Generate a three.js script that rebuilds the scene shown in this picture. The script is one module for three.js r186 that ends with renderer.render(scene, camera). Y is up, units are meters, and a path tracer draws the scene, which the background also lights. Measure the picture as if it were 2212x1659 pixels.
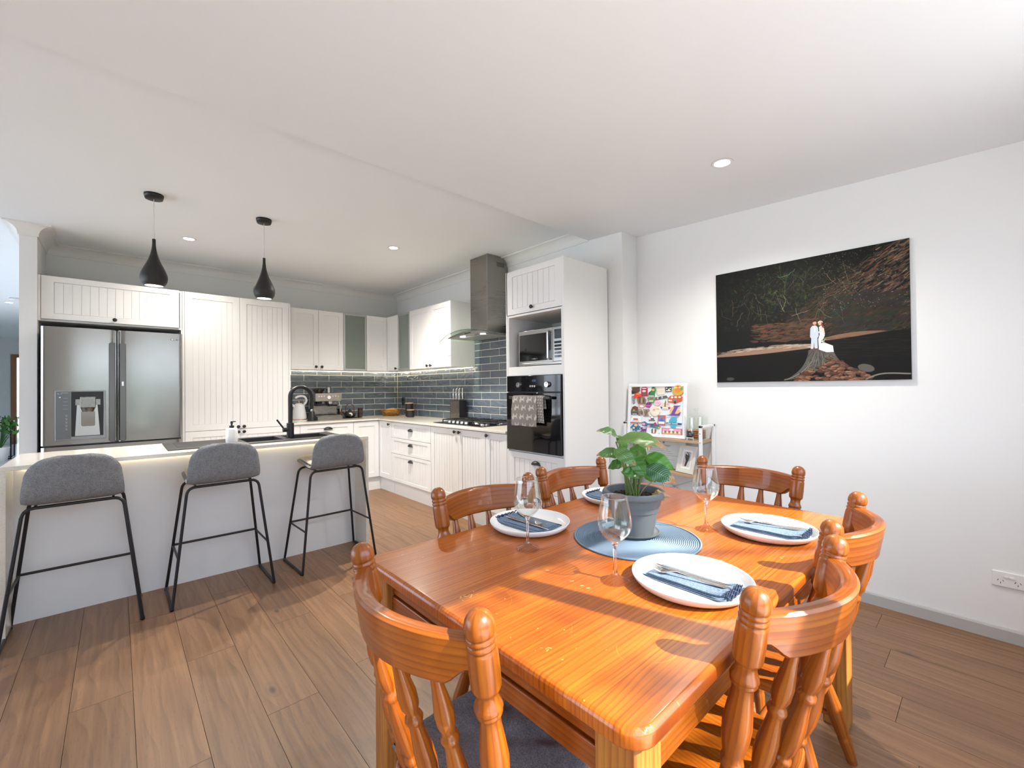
import * as THREE from 'three';
import { RoundedBoxGeometry } from 'three/addons/geometries/RoundedBoxGeometry.js';
import { mergeGeometries, mergeVertices, toCreasedNormals } from 'three/addons/utils/BufferGeometryUtils.js';
import { RectAreaLightUniformsLib } from 'three/addons/lights/RectAreaLightUniformsLib.js';

// ---------------------------------------------------------------- camera, sky, sun, exposure
RectAreaLightUniformsLib.init();
const scene = new THREE.Scene();
const renderer = new THREE.WebGLRenderer({ antialias: true });
renderer.toneMapping = THREE.LinearToneMapping;
renderer.toneMappingExposure = 1.28;
renderer.shadowMap.enabled = true;
const camera = new THREE.PerspectiveCamera(2 * Math.atan(829.5 / 939.2) * 180 / Math.PI, 2212 / 1659, 0.05, 200);
camera.position.set(0, 1.3, 0);
camera.rotation.order = 'YXZ';
camera.rotation.set(0.00936, -0.73771, -0.00963);

function makeSky() {                                   // hazy bright sky, a little bluer overhead
  const W = 128, H = 64, d = new Float32Array(W * H * 4);
  for (let y = 0; y < H; y++) {
    const el = (y + 0.5) / H * Math.PI - Math.PI / 2, t = Math.max(0, Math.sin(el)) ** 0.6;
    const c = el < 0 ? [0.6, 0.62, 0.62] : [0.90 - 0.30 * t, 1.0 - 0.20 * t, 1.14 - 0.04 * t];
    for (let x = 0; x < W; x++) d.set([...c, 1], (y * W + x) * 4);
  }
  const t = new THREE.DataTexture(d, W, H, THREE.RGBAFormat, THREE.FloatType);
  t.mapping = THREE.EquirectangularReflectionMapping; t.magFilter = THREE.LinearFilter; t.needsUpdate = true;
  return t;
}
scene.background = makeSky();
scene.backgroundIntensity = 3.5;
const SUN = new THREE.Vector3(0.2048, 0.669, 0.7144).normalize();
const sun = new THREE.DirectionalLight(new THREE.Color().setRGB(1, 0.93, 0.80), 12);
sun.name = 'sun'; sun.position.copy(SUN).multiplyScalar(18).add(new THREE.Vector3(1.2, 0.8, -0.8)); sun.target.position.set(1.2, 0.8, -0.8);
sun.castShadow = true; sun.shadow.radius = 1; sun.shadow.mapSize.set(4096, 4096);
Object.assign(sun.shadow.camera, { left: -7, right: 7, top: 7, bottom: -7, near: 1, far: 40 });
scene.add(sun, sun.target);

// ---------------------------------------------------------------- helpers
const PI = Math.PI;
function rngOf(seed) { let s = seed >>> 0; return () => { s = (s + 0x6D2B79F5) >>> 0; let t = s; t = Math.imul(t ^ (t >>> 15), t | 1); t ^= t + Math.imul(t ^ (t >>> 7), t | 61); return ((t ^ (t >>> 14)) >>> 0) / 4294967296; }; }
const V = (x, y, z) => new THREE.Vector3(x, y, z);
const taken = new Map();
function numbered(n) { const k = taken.get(n) || 0; taken.set(n, k + 1); return k ? n + '_' + String(k).padStart(3, '0') : n; }
function shade(o) { o.castShadow = true; o.receiveShadow = true; return o; }
function thing(name, label, category, pos = [0, 0, 0], turn = 0, group) {
  const o = new THREE.Group(); o.name = numbered(name); o.position.set(...pos); o.rotation.y = turn;
  o.userData = { label, category }; if (group) o.userData.group = group;
  scene.add(o); return o;
}
function part(parent, name, geo, mat, label) {
  const m = shade(new THREE.Mesh(Array.isArray(geo) ? join(geo) : geo, mat)); m.name = name; if (label) m.userData.label = label;
  parent.add(m); return m;
}
function solid(name, label, category, geo, mat, pos = [0, 0, 0], turn = 0, group) {
  const m = shade(new THREE.Mesh(Array.isArray(geo) ? join(geo) : geo, mat)); m.name = numbered(name); m.position.set(...pos); m.rotation.y = turn;
  m.userData = { label, category }; if (group) m.userData.group = group; scene.add(m); return m;
}
function struct(name, geo, mat, parent) {
  const m = shade(new THREE.Mesh(Array.isArray(geo) ? join(geo) : geo, mat)); m.name = parent ? name : numbered(name);
  if (!parent) m.userData.kind = 'structure'; (parent || scene).add(m); return m;
}
function copyOf(root, pos, turn, label) {
  const r = root.clone(); r.name = numbered(root.name.replace(/_\d{3}$/, '')); r.userData = { ...root.userData }; if (label) r.userData.label = label;
  r.position.set(...pos); r.rotation.set(0, turn, 0); scene.add(r); return r;
}
function join(list) {
  const l = list.map((g) => { let q = g.index ? g.toNonIndexed() : g.clone(); for (const k of Object.keys(q.attributes)) if (!['position', 'normal', 'uv'].includes(k)) q.deleteAttribute(k); if (!q.attributes.uv) q.setAttribute('uv', new THREE.BufferAttribute(new Float32Array(q.attributes.position.count * 2), 2)); return q; });
  return l.length === 1 ? l[0] : mergeGeometries(l);
}
// boxes: bx by extents, rb rounded by centre
function bx(x0, x1, y0, y1, z0, z1) { const g = new THREE.BoxGeometry(x1 - x0, y1 - y0, z1 - z0); g.translate((x0 + x1) / 2, (y0 + y1) / 2, (z0 + z1) / 2); return g; }
function rb(x0, x1, y0, y1, z0, z1, r = 0.004, s = 2) { r = Math.min(r, (x1 - x0) / 2.01, (y1 - y0) / 2.01, (z1 - z0) / 2.01); const g = new RoundedBoxGeometry(x1 - x0, y1 - y0, z1 - z0, s, r); g.translate((x0 + x1) / 2, (y0 + y1) / 2, (z0 + z1) / 2); return g; }
function cyl(r0, r1, h, x = 0, y = 0, z = 0, n = 24, open = false) { const g = new THREE.CylinderGeometry(r1, r0, h, n, 1, open); g.translate(x, y + h / 2, z); return g; }
function sph(r, x = 0, y = 0, z = 0, n = 16) { const g = new THREE.SphereGeometry(r, n, Math.max(8, n * 0.7 | 0)); g.translate(x, y, z); return g; }
// lathe from [r, y] pairs; sharp corners by repeating a point
function lathe(pts, n = 28) { const g = new THREE.LatheGeometry(pts.map(([r, y]) => new THREE.Vector2(Math.max(r, 0.00001), y)), n); return g; }
// smooth profile through [r, y] control points
function smooth(pts, k = 6) { const c = new THREE.CatmullRomCurve3(pts.map(([r, y]) => V(r, y, 0)), false, 'centripetal'); return c.getPoints((pts.length - 1) * k).map((p) => [p.x, p.y]); }
function tube(pts, r, seg = 24, n = 10, curved = true) {
  const v = pts.map((p) => Array.isArray(p) ? V(...p) : p);
  const c = curved ? new THREE.CatmullRomCurve3(v, false, 'centripetal') : polyCurve(v);
  const g = new THREE.TubeGeometry(c, seg, r, n, false);
  const ends = [0, 1].map((t) => { const s = new THREE.SphereGeometry(r, n, 6); const p = c.getPointAt(t); s.translate(p.x, p.y, p.z); return s; });
  return join([g, ...ends]);
}
function polyCurve(v) { const c = new THREE.CurvePath(); for (let i = 1; i < v.length; i++) c.add(new THREE.LineCurve3(v[i - 1], v[i])); return c; }
// polyline with rounded corners of radius R
function rounded(pts, R, k = 5) {
  const v = pts.map((p) => V(...p)), out = [v[0]];
  for (let i = 1; i < v.length - 1; i++) {
    const a = v[i - 1].clone().sub(v[i]), b = v[i + 1].clone().sub(v[i]), r = Math.min(R, a.length() / 2, b.length() / 2);
    const p = v[i].clone().add(a.setLength(r)), q = v[i].clone().add(b.setLength(r));
    for (let j = 0; j <= k; j++) { const t = j / k; out.push(p.clone().multiplyScalar((1 - t) ** 2).add(v[i].clone().multiplyScalar(2 * t * (1 - t))).add(q.clone().multiplyScalar(t * t))); }
  }
  out.push(v[v.length - 1]); return out;
}
function rod(pts, r, R = 0.04, n = 10) {           // bent tube through rounded corners
  const p = rounded(pts, R), pos = [], idx = [];
  let up = V(0.31, 0.87, 0.39).normalize();
  for (let i = 0; i < p.length; i++) {
    const t = (i === 0 ? p[1].clone().sub(p[0]) : i === p.length - 1 ? p[i].clone().sub(p[i - 1]) : p[i + 1].clone().sub(p[i - 1])).normalize();
    up = up.clone().sub(t.clone().multiplyScalar(up.dot(t))); if (up.length() < 1e-3) up = V(t.z, t.x, t.y).sub(t.clone().multiplyScalar(V(t.z, t.x, t.y).dot(t))); up.normalize();
    const s = t.clone().cross(up);
    for (let j = 0; j < n; j++) { const a = j / n * 2 * PI; const q = p[i].clone().add(up.clone().multiplyScalar(Math.cos(a) * r)).add(s.clone().multiplyScalar(Math.sin(a) * r)); pos.push(q.x, q.y, q.z); }
    if (i) for (let j = 0; j < n; j++) { const a = (i - 1) * n + j, b = (i - 1) * n + (j + 1) % n, c2 = i * n + j, d = i * n + (j + 1) % n; idx.push(a, b, c2, b, d, c2); }
  }
  for (const [b, f] of [[0, 1], [(p.length - 1) * n, -1]]) for (let j = 1; j < n - 1; j++) idx.push(b, ...(f > 0 ? [b + j + 1, b + j] : [b + j, b + j + 1]));
  const g = new THREE.BufferGeometry(); g.setAttribute('position', new THREE.Float32BufferAttribute(pos, 3)); g.setIndex(idx);
  const u = new Float32Array(pos.length / 3 * 2); for (let i = 0; i < p.length; i++) for (let j = 0; j < n; j++) { u[(i * n + j) * 2] = i * 0.02; u[(i * n + j) * 2 + 1] = j / n * r * 6; }
  g.setAttribute('uv', new THREE.BufferAttribute(u, 2)); g.computeVertexNormals(); return g;
}
function extrude(pts, depth, bevel = 0, seg = 2) {   // polygon [[x, y], ...] or a Shape, extruded along +z
  const s = Array.isArray(pts) ? new THREE.Shape(pts.map(([x, y]) => new THREE.Vector2(x, y))) : pts;
  return new THREE.ExtrudeGeometry(s, { depth: depth - 2 * bevel, bevelEnabled: bevel > 0, bevelThickness: bevel, bevelSize: bevel, bevelOffset: -bevel, bevelSegments: seg, curveSegments: 12 }).translate(0, 0, bevel);
}
function roundRect(w, h, r) { const s = new THREE.Shape(), x = w / 2, y = h / 2; s.moveTo(-x + r, -y); s.lineTo(x - r, -y); s.absarc(x - r, -y + r, r, -PI / 2, 0); s.lineTo(x, y - r); s.absarc(x - r, y - r, r, 0, PI / 2); s.lineTo(-x + r, y); s.absarc(-x + r, y - r, r, PI / 2, PI); s.lineTo(-x, -y + r); s.absarc(-x + r, -y + r, r, PI, 1.5 * PI); return s; }
function circleShape(r, x = 0, y = 0) { const s = new THREE.Shape(); s.absarc(x, y, r, 0, 2 * PI); return s; }
// place a geometry made along +y (from y = 0) onto the segment A -> B
function along(g, A, B) { const d = V(...B).sub(V(...A)), q = new THREE.Quaternion().setFromUnitVectors(V(0, 1, 0), d.clone().normalize()); return g.applyQuaternion(q).translate(...A); }
function rot(g, x = 0, y = 0, z = 0) { if (x) g.rotateX(x); if (y) g.rotateY(y); if (z) g.rotateZ(z); return g; }
// uv in metres by the dominant direction of each face; grain (u) along the given axis
function boxUV(geo, grain = 'x', du = 0, dv = 0) {
  const g = geo.index ? geo.toNonIndexed() : geo, p = g.attributes.position, n = g.attributes.normal, u = new Float32Array(p.count * 2);
  for (let i = 0; i < p.count; i += 3) {
    let ax = 0, ay = 0, az = 0; for (let k = 0; k < 3; k++) { ax += n.getX(i + k); ay += n.getY(i + k); az += n.getZ(i + k); }
    ax = Math.abs(ax); ay = Math.abs(ay); az = Math.abs(az); const dom = ax > ay && ax > az ? 'x' : ay > az ? 'y' : 'z';
    for (let k = 0; k < 3; k++) {
      const P = { x: p.getX(i + k), y: p.getY(i + k), z: p.getZ(i + k) }; const rest = ['x', 'y', 'z'].filter((a) => a !== dom);
      let a = grain, b; if (dom === grain) { a = rest[0]; b = rest[1]; } else b = rest.find((r) => r !== grain);
      u[(i + k) * 2] = P[a] + du; u[(i + k) * 2 + 1] = P[b] + dv;
    }
  }
  g.setAttribute('uv', new THREE.BufferAttribute(u, 2)); return g;
}
function latheUV(g, du = 0, dv = 0, girth = 0.16) { const p = g.attributes.position, uv = g.attributes.uv; for (let i = 0; i < p.count; i++) uv.setXY(i, p.getY(i) + du, uv.getX(i) * girth + dv); return g; }

// ---------------------------------------------------------------- textures
function noiseOf(seed) {                               // periodic value noise
  const r = rngOf(seed), N = 256, t = new Float32Array(N * N); for (let i = 0; i < t.length; i++) t[i] = r();
  const f = (x, y, px, py) => {
    let xi = Math.floor(x), yi = Math.floor(y); const fx = x - xi, fy = y - yi, u = fx * fx * (3 - 2 * fx), v = fy * fy * (3 - 2 * fy);
    const m = (a, p) => ((a % p) + p) % p; const x0 = m(xi, px) & 255, x1 = m(xi + 1, px) & 255, y0 = m(yi, py) & 255, y1 = m(yi + 1, py) & 255;
    const a = t[y0 * N + x0], b = t[y0 * N + x1], c = t[y1 * N + x0], d = t[y1 * N + x1];
    return a + (b - a) * u + (c - a) * v + (a - b - c + d) * u * v;
  };
  return f;
}
function fbm(n, u, v, fx, fy, oct) { let s = 0, a = 0.5, w = 0; for (let i = 0; i < oct; i++) { s += a * n(u * fx, v * fy, fx, fy); w += a; a *= 0.5; fx *= 2; fy *= 2; } return s / w; }
function dataTex(w, h, fn, srgb = true) {
  const d = new Uint8Array(w * h * 4);
  for (let y = 0; y < h; y++) for (let x = 0; x < w; x++) { const c = fn((x + 0.5) / w, (y + 0.5) / h, x, y), i = (y * w + x) * 4; d[i] = c[0]; d[i + 1] = c[1]; d[i + 2] = c[2]; d[i + 3] = 255; }
  const t = new THREE.DataTexture(d, w, h); t.wrapS = t.wrapT = THREE.RepeatWrapping; t.magFilter = THREE.LinearFilter; t.minFilter = THREE.LinearMipmapLinearFilter; t.generateMipmaps = true;
  if (srgb) t.colorSpace = THREE.SRGBColorSpace; t.needsUpdate = true; return t;
}
const clampByte = (v) => Math.max(0, Math.min(255, v));
const mixc = (a, b, t) => [a[0] + (b[0] - a[0]) * t, a[1] + (b[1] - a[1]) * t, a[2] + (b[2] - a[2]) * t];
const sstep = (a, b, x) => { const t = Math.max(0, Math.min(1, (x - a) / (b - a))); return t * t * (3 - 2 * t); };
// wood: u along the grain. size = metres covered
function woodTex(w, h, size, seed, light, mid, dark, rings, opt = {}) {
  const n1 = noiseOf(seed), n2 = noiseOf(seed + 7); const su = Math.round(size[0] * 3), sv = Math.round(size[1] * 26);
  const knots = (opt.knots || []);
  const t = dataTex(w, h, (u, v) => {
    let warp = fbm(n1, u, v, Math.max(2, Math.round(size[0] * 1.6)), Math.max(2, Math.round(size[1] * 5)), 3);
    let kd = 0;
    for (const [ku, kv, kr] of knots) { const du = (u - ku) * size[0] / 2.2, dv = (v - kv) * size[1], d = Math.hypot(du, dv) / kr; const g = Math.exp(-d * d); warp += 0.5 * Math.exp(-d * d * 0.25); kd = Math.max(kd, g); }
    const streak = fbm(n2, u, v, Math.max(2, su), sv * 3, 4), fine = n1(u * su * 12, v * sv * 16, su * 12, sv * 16);
    const ph = v * rings + warp * opt.warp; const s = ph - Math.floor(ph); const late = Math.pow(s, 3) * (1 - sstep(0.93, 1, s));
    let c = mixc(light, mid, Math.min(1, Math.max(0, streak * 1.5 - 0.25)));
    c = mixc(c, dark, late * (opt.ring ?? 0.6) * (0.5 + 0.8 * streak));
    c = mixc(c, dark, Math.max(0, fine - 0.72) * (opt.pore ?? 0.6));
    if (kd > 0.02) c = mixc(c, opt.knot || dark, Math.min(0.85, kd * 0.9));
    return c.map(clampByte);
  });
  t.repeat.set(1 / size[0], 1 / size[1]); return t;
}
const oakTex = woodTex(2048, 1024, [2.8, 1.6], 11, [144, 108, 76], [120, 86, 58], [86, 60, 40], 26, { warp: 3.2, ring: 0.42, pore: 1.1, knot: [70, 48, 34], knots: (() => { const r = rngOf(3), o = []; for (let i = 0; i < 13; i++) o.push([r(), r(), 0.007 + r() * 0.011]); return o; })() });
const pineTex = woodTex(1024, 512, [1.2, 0.6], 23, [196, 116, 44], [170, 86, 26], [112, 48, 12], 44, { warp: 3, ring: 0.6, pore: 0.5 });
const shelfOakTex = woodTex(512, 256, [0.8, 0.4], 41, [196, 170, 138], [180, 150, 116], [150, 120, 90], 20, { warp: 4, ring: 0.4, pore: 0.7 });
const quartzTex = (() => { const n = noiseOf(5), r = rngOf(9), S = 512, sp = new Float32Array(S * S); for (let i = 0; i < 2600; i++) { const x = r() * S | 0, y = r() * S | 0, k = r() < 0.7 ? -1 : 1, q = 1 + (r() * 2 | 0); for (let a = 0; a < q; a++) for (let b = 0; b < q; b++) sp[((y + a) % S) * S + (x + b) % S] = k * (0.4 + r() * 0.6); }
  const t = dataTex(S, S, (u, v, x, y) => { const k = sp[y * S + x], b = 226 + 8 * fbm(n, u, v, 12, 12, 3); return k < 0 ? [b + k * 70, b - 4 + k * 74, b - 14 + k * 76].map(clampByte) : [b + k * 20, b - 3 + k * 20, b - 10 + k * 20].map(clampByte); }); t.repeat.set(2.2, 2.2); return t; })();
const weaveTex = (() => { const n = noiseOf(31); const t = dataTex(512, 512, (u, v, x, y) => { const a = ((x >> 1) + (y >> 1)) & 1, h = fbm(n, u, v, 128, 128, 2), k = fbm(n, u, v, 10, 10, 2); const b = 150 + (a ? 16 : -16) + (h - 0.5) * 90 + (k - 0.5) * 14; return [b, b, b * 1.01].map(clampByte); }); t.repeat.set(5, 5); return t; })();
const weaveBump = (() => { const t = dataTex(128, 128, (u, v, x, y) => { const k = ((x >> 2) + (y >> 2)) & 1, a = (x & 3) / 3, b = (y & 3) / 3; const s = 255 * (k ? Math.sin(a * PI) : Math.sin(b * PI)); return [s, s, s]; }, false); t.repeat.set(18, 18); return t; })();
const steelRough = (() => { const n = noiseOf(51); const t = dataTex(256, 1024, (u, v) => { const s = 122 + 14 * (fbm(n, u, v, 4, 250, 3) - 0.5) + 26 * (fbm(n, u, v, 3, 3, 3) - 0.5); return [s, s, s].map(clampByte); }, false); t.repeat.set(1.5, 1.5); return t; })();
const glazeBump = (() => { const n = noiseOf(61); const t = dataTex(512, 512, (u, v) => { const w = fbm(n, u, v, 3, 4, 2); const s = 255 * fbm(n, u + 0.35 * w, v + 0.2 * w, 6, 12, 3); return [s, s, s]; }, false); t.repeat.set(1.6, 1.6); return t; })();
const plasterBump = (() => { const n = noiseOf(71); const t = dataTex(512, 512, (u, v) => { const s = 128 + 110 * (fbm(n, u, v, 60, 60, 3) - 0.5); return [s, s, s]; }, false); t.repeat.set(1.4, 1.4); return t; })();
function canvasTex(w, h, draw) { const c = document.createElement('canvas'); c.width = w; c.height = h; const g = c.getContext('2d'); draw(g, w, h); const t = new THREE.CanvasTexture(c); t.colorSpace = THREE.SRGBColorSpace; return t; }

// ---------------------------------------------------------------- materials
const lin = (r, g, b) => new THREE.Color().setRGB(r, g, b);
const std = (o) => new THREE.MeshStandardMaterial(o), phys = (o) => new THREE.MeshPhysicalMaterial(o);
const M = {
  wall: std({ color: lin(0.80, 0.81, 0.805), roughness: 0.9, bumpMap: plasterBump, bumpScale: 0.0004 }),
  ceiling: std({ color: lin(0.835, 0.865, 0.88), roughness: 0.92 }),  // cool tint put into the colour to offset warm light off the floor
  trim: std({ color: lin(0.80, 0.80, 0.78), roughness: 0.5 }),
  baseboard: std({ color: lin(0.46, 0.455, 0.44), roughness: 0.45 }),
  cab: std({ color: lin(0.83, 0.83, 0.82), roughness: 0.42 }),
  cabDark: std({ color: lin(0.05, 0.05, 0.05), roughness: 0.8 }),
  panel: std({ color: lin(0.82, 0.83, 0.84), roughness: 0.35 }),
  black: std({ color: lin(0.012, 0.012, 0.013), roughness: 0.42 }),
  blackMetal: std({ color: lin(0.016, 0.016, 0.018), roughness: 0.38, metalness: 0.3 }),
  blackGlass: phys({ color: lin(0.004, 0.004, 0.005), roughness: 0.06, clearcoat: 0.4, clearcoatRoughness: 0.03 }),
  steel: std({ color: lin(0.37, 0.355, 0.33), metalness: 1, roughness: 0.5, roughnessMap: steelRough }),
  steelDark: std({ color: lin(0.30, 0.285, 0.265), metalness: 1, roughness: 0.6, roughnessMap: steelRough }),
  chrome: std({ color: lin(0.75, 0.74, 0.72), metalness: 1, roughness: 0.16 }),
  cutlery: std({ color: lin(0.66, 0.64, 0.60), metalness: 1, roughness: 0.2 }),
  aluminium: std({ color: lin(0.52, 0.53, 0.53), metalness: 0.8, roughness: 0.45 }),
  quartz: phys({ color: lin(0.96, 0.94, 0.90), map: quartzTex, roughness: 0.16, clearcoat: 0.2, clearcoatRoughness: 0.1 }),
  grout: std({ color: lin(0.72, 0.70, 0.62), roughness: 0.9 }),
  frosted: phys({ color: lin(0.62, 0.68, 0.62), roughness: 0.45, transmission: 0.75, thickness: 0, ior: 1.45 }),
  hoodGlass: phys({ color: lin(0.88, 0.96, 0.90), roughness: 0.02, transmission: 1, thickness: 0, ior: 1.5 }),
  hoodEdge: phys({ color: lin(0.03, 0.06, 0.05), roughness: 0.1 }),
  glass: phys({ color: lin(1, 1, 1), roughness: 0.0, transmission: 1, thickness: 0.003, ior: 1.5 }),
  jarGlass: phys({ color: lin(0.97, 0.99, 0.98), roughness: 0.02, transmission: 1, thickness: 0, ior: 1.62 }),
  ceramic: phys({ color: lin(0.86, 0.86, 0.85), roughness: 0.3, clearcoat: 0.6, clearcoatRoughness: 0.12 }),
  oakShelf: std({ color: lin(1, 1, 1), map: shelfOakTex, roughness: 0.55 }),
  whiteMetal: std({ color: lin(0.82, 0.83, 0.84), roughness: 0.4 }),
  stoolGrey: std({ color: lin(0.76, 0.78, 0.81), map: weaveTex, roughness: 0.95, bumpMap: weaveBump, bumpScale: 0.0006 }),
  stoolGreyLit: std({ color: lin(1.5, 1.38, 1.15), map: weaveTex, roughness: 0.95, bumpMap: weaveBump, bumpScale: 0.0006 }),  // stool fabric with the light falling on the pad put into the colour
  cushion: std({ color: lin(0.70, 0.69, 0.75), map: weaveTex, roughness: 0.98, bumpMap: weaveBump, bumpScale: 0.0008 }),
  plastic: std({ color: lin(0.80, 0.80, 0.79), roughness: 0.35 }),
};
const glow = (r, g, b, k) => std({ color: lin(0.9, 0.9, 0.9), emissive: lin(r, g, b), emissiveIntensity: k, roughness: 0.6 });
M.lampWarm = glow(1, 0.93, 0.82, 3.2); M.ledWarm = glow(1, 0.86, 0.62, 4.5);
function pine(mult, rough = 0.3, coat = 0.6) { return phys({ color: lin(...mult), map: pineTex, roughness: rough, clearcoat: coat, clearcoatRoughness: 0.09 }); }
M.pineChair = pine([0.64, 0.60, 0.27], 0.34, 0.36); M.pineRed = pine([0.66, 0.62, 0.30], 0.34, 0.36); M.pineLeg = pine([0.82, 1.2, 1.5], 0.5, 0.15); M.pineApron = pine([0.60, 0.54, 0.25], 0.35, 0.4);

// ---------------------------------------------------------------- the room
const BACK = -5.94, RIGHT = 3.10, DINE = 3.317, REAR = 0.6, LEFT = -4.2, HALL = -16.7, CEIL = 2.687, STEP = -2.384;
const ceilY = (z) => 2.602 - 0.0418 * (z - STEP);       // the dining ceiling falls towards the garden
// floor boards
const floor = struct('floor', bx(LEFT, DINE + 0.2, -0.06, -0.012, HALL, REAR + 0.2), std({ color: lin(0.05, 0.035, 0.025), roughness: 0.9 }));
{
  const mats = [[1, 1, 1], [0.9, 0.89, 0.87], [1.1, 1.08, 1.05], [0.97, 0.98, 1.0]].map((c) => phys({ color: lin(...c), map: oakTex, roughness: 0.42, clearcoat: 0.12, clearcoatRoughness: 0.3 }));
  const W = 0.197, L = 1.38, gap = 0.0016, r = rngOf(77);
  const plank = (len, du, dv) => { const g = boxUV(bx(-W / 2 + gap / 2, W / 2 - gap / 2, -0.012, 0, -len / 2 + gap / 2, len / 2 - gap / 2), 'z', du, dv); return g; };
  const full = Array.from({ length: 10 }, (_, i) => plank(L, r() * 2.8, i * 0.211));
  const x0 = -0.146 - W * 12;
  for (let i = 0; ; i++) {
    const cx = x0 + W * (i + 0.5); if (cx > DINE + 0.05) break;
    const zNear = REAR + 0.15, zFar = BACK; let z = zNear - ((i * 0.53) % 1) * L - 0.02; const cuts = [zNear]; while (z > zFar + 0.12) { if (cuts[cuts.length - 1] - z > 0.12) cuts.push(z); z -= L; } cuts.push(zFar);
    for (let k = 1; k < cuts.length; k++) {
      const len = cuts[k - 1] - cuts[k], g = Math.abs(len - L) < 1e-6 ? full[(i * 3 + k * 7) % 10] : plank(len, r() * 2.8, r() * 1.6);
      const m = struct('plank', g, mats[(i * 5 + k * 3 + (i * k) % 3) % 4], floor); m.position.set(cx, 0, (cuts[k - 1] + cuts[k]) / 2);
    }
  }
}
struct('floor', bx(LEFT, -0.146 - 0.197 * 12 - 0.001, -0.012, 0, BACK, REAR), phys({ color: lin(0.9, 0.9, 0.88), map: oakTex, roughness: 0.42 }));
struct('floor', bx(LEFT, -0.60, -0.012, 0, HALL, BACK - 0.001), std({ color: lin(0.50, 0.52, 0.56), roughness: 0.22 }));  // hall floor, the bluish sky reflection put into its colour

// walls with thickness
const T = 0.12;
const wallBack = struct('wall_back', bx(-0.49, RIGHT + T, 0, 2.86, BACK - T, BACK), M.wall);
const wallRight = struct('wall_right', bx(RIGHT, DINE + T, 0, 2.86, BACK - T, -2.04), M.wall);
struct('wall_right', bx(DINE, DINE + T, 0, 2.86, -2.04, REAR + T), M.wall);
struct('wall_hall', bx(-0.59, -0.49, 0, 2.86, HALL, -5.32), M.wall);
struct('wall_left', [bx(LEFT - T, LEFT, 0, 0.12, HALL, REAR + T), bx(LEFT - T, LEFT, 2.45, 2.86, HALL, REAR + T), bx(LEFT - T, LEFT, 0.12, 2.45, HALL, -9.9), bx(LEFT - T, LEFT, 0.12, 2.45, -2.0, REAR + T)], M.wall);
struct('wall_end', [bx(LEFT, -1.99, 0, 2.86, HALL - T, HALL), bx(-0.85, -0.49, 0, 2.86, HALL - T, HALL), bx(-1.99, -0.85, 2.28, 2.86, HALL - T, HALL)], M.wall);
const HEAD = 2.295, JAMB0 = -0.9, JAMB1 = 2.5;
struct('wall_rear', [bx(LEFT - T, JAMB0, 0, 2.86, REAR, REAR + T), bx(JAMB1, DINE + T, 0, 2.86, REAR, REAR + T), bx(JAMB0, JAMB1, HEAD, 2.86, REAR, REAR + T), bx(1.25, JAMB1, 0, 1.08, REAR, REAR + T)], M.wall);
// ceilings: the kitchen one is flat, the dining one lower and sloping, its edge a clean step
struct('ceiling', bx(LEFT - T, DINE + T, CEIL, CEIL + 0.1, HALL - T, STEP), M.ceiling);
struct('ceiling', rot(extrude([[STEP, ceilY(STEP)], [REAR + T, ceilY(REAR + T)], [REAR + T, 2.86], [STEP, 2.86]], DINE - LEFT + 2 * T), 0, -PI / 2).translate(DINE + T, 0, 0), M.ceiling);
// cove cornices of the kitchen
{
  const cove = (L) => { const p = [[0, CEIL - 0.092], [0.009, CEIL - 0.092], [0.009, CEIL - 0.084]]; for (let i = 0; i <= 8; i++) { const a = i / 8 * PI / 2; p.push([0.078 - 0.069 * Math.cos(a), CEIL - 0.084 + 0.072 * Math.sin(a)]); } p.push([0.087, CEIL - 0.012], [0.087, CEIL], [0, CEIL]); return extrude(p, L); };
  const trims = [
    [RIGHT + 0.49, 0, [-0.49, 0, BACK], PI / 2, 'x'],
  ];
  const back = rot(cove(RIGHT + 0.49), 0, PI / 2).scale(1, 1, 1); // profile x -> -z; set out along +x
  back.applyMatrix4(new THREE.Matrix4().makeScale(1, 1, -1)); back.index || 0; flip(back); back.translate(-0.49, 0, BACK);
  struct('trim_1', back, M.trim);
  const right = cove(-2.384 - BACK); right.applyMatrix4(new THREE.Matrix4().makeScale(-1, 1, 1)); flip(right); right.translate(RIGHT, 0, BACK); struct('trim_2', right, M.trim);
  const nibR = cove(-5.32 + 0.087 - BACK).translate(-0.49, 0, BACK);
  const nibL = cove(6); nibL.applyMatrix4(new THREE.Matrix4().makeScale(-1, 1, 1)); flip(nibL); nibL.translate(-0.59, 0, -5.32 + 0.087 - 6);
  const nibF = rot(cove(0.1 + 0.174), 0, PI / 2); nibF.applyMatrix4(new THREE.Matrix4().makeScale(1, 1, -1)); flip(nibF); nibF.translate(-0.59 - 0.087, 0, -5.32);
  struct('trim_3', [miter(nibR, 'z', 1, -0.49, -5.32), miter(nibL, 'z', 1, -0.59, -5.32), miterBoth(nibF)], M.trim);
}
function flip(g) { const n = g.index ? g.toNonIndexed() : g; const p = n.attributes.position, m = n.attributes.normal, u = n.attributes.uv; for (let i = 0; i < p.count; i += 3) for (const a of [p, m, u]) { const s = a.itemSize, b = a.array; for (let k = 0; k < s; k++) { const t = b[(i + 1) * s + k]; b[(i + 1) * s + k] = b[(i + 2) * s + k]; b[(i + 2) * s + k] = t; } } if (g.index) { g.setIndex(null); g.setAttribute('position', p); g.setAttribute('normal', m); g.setAttribute('uv', u); } g.computeVertexNormals(); return g; }
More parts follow.
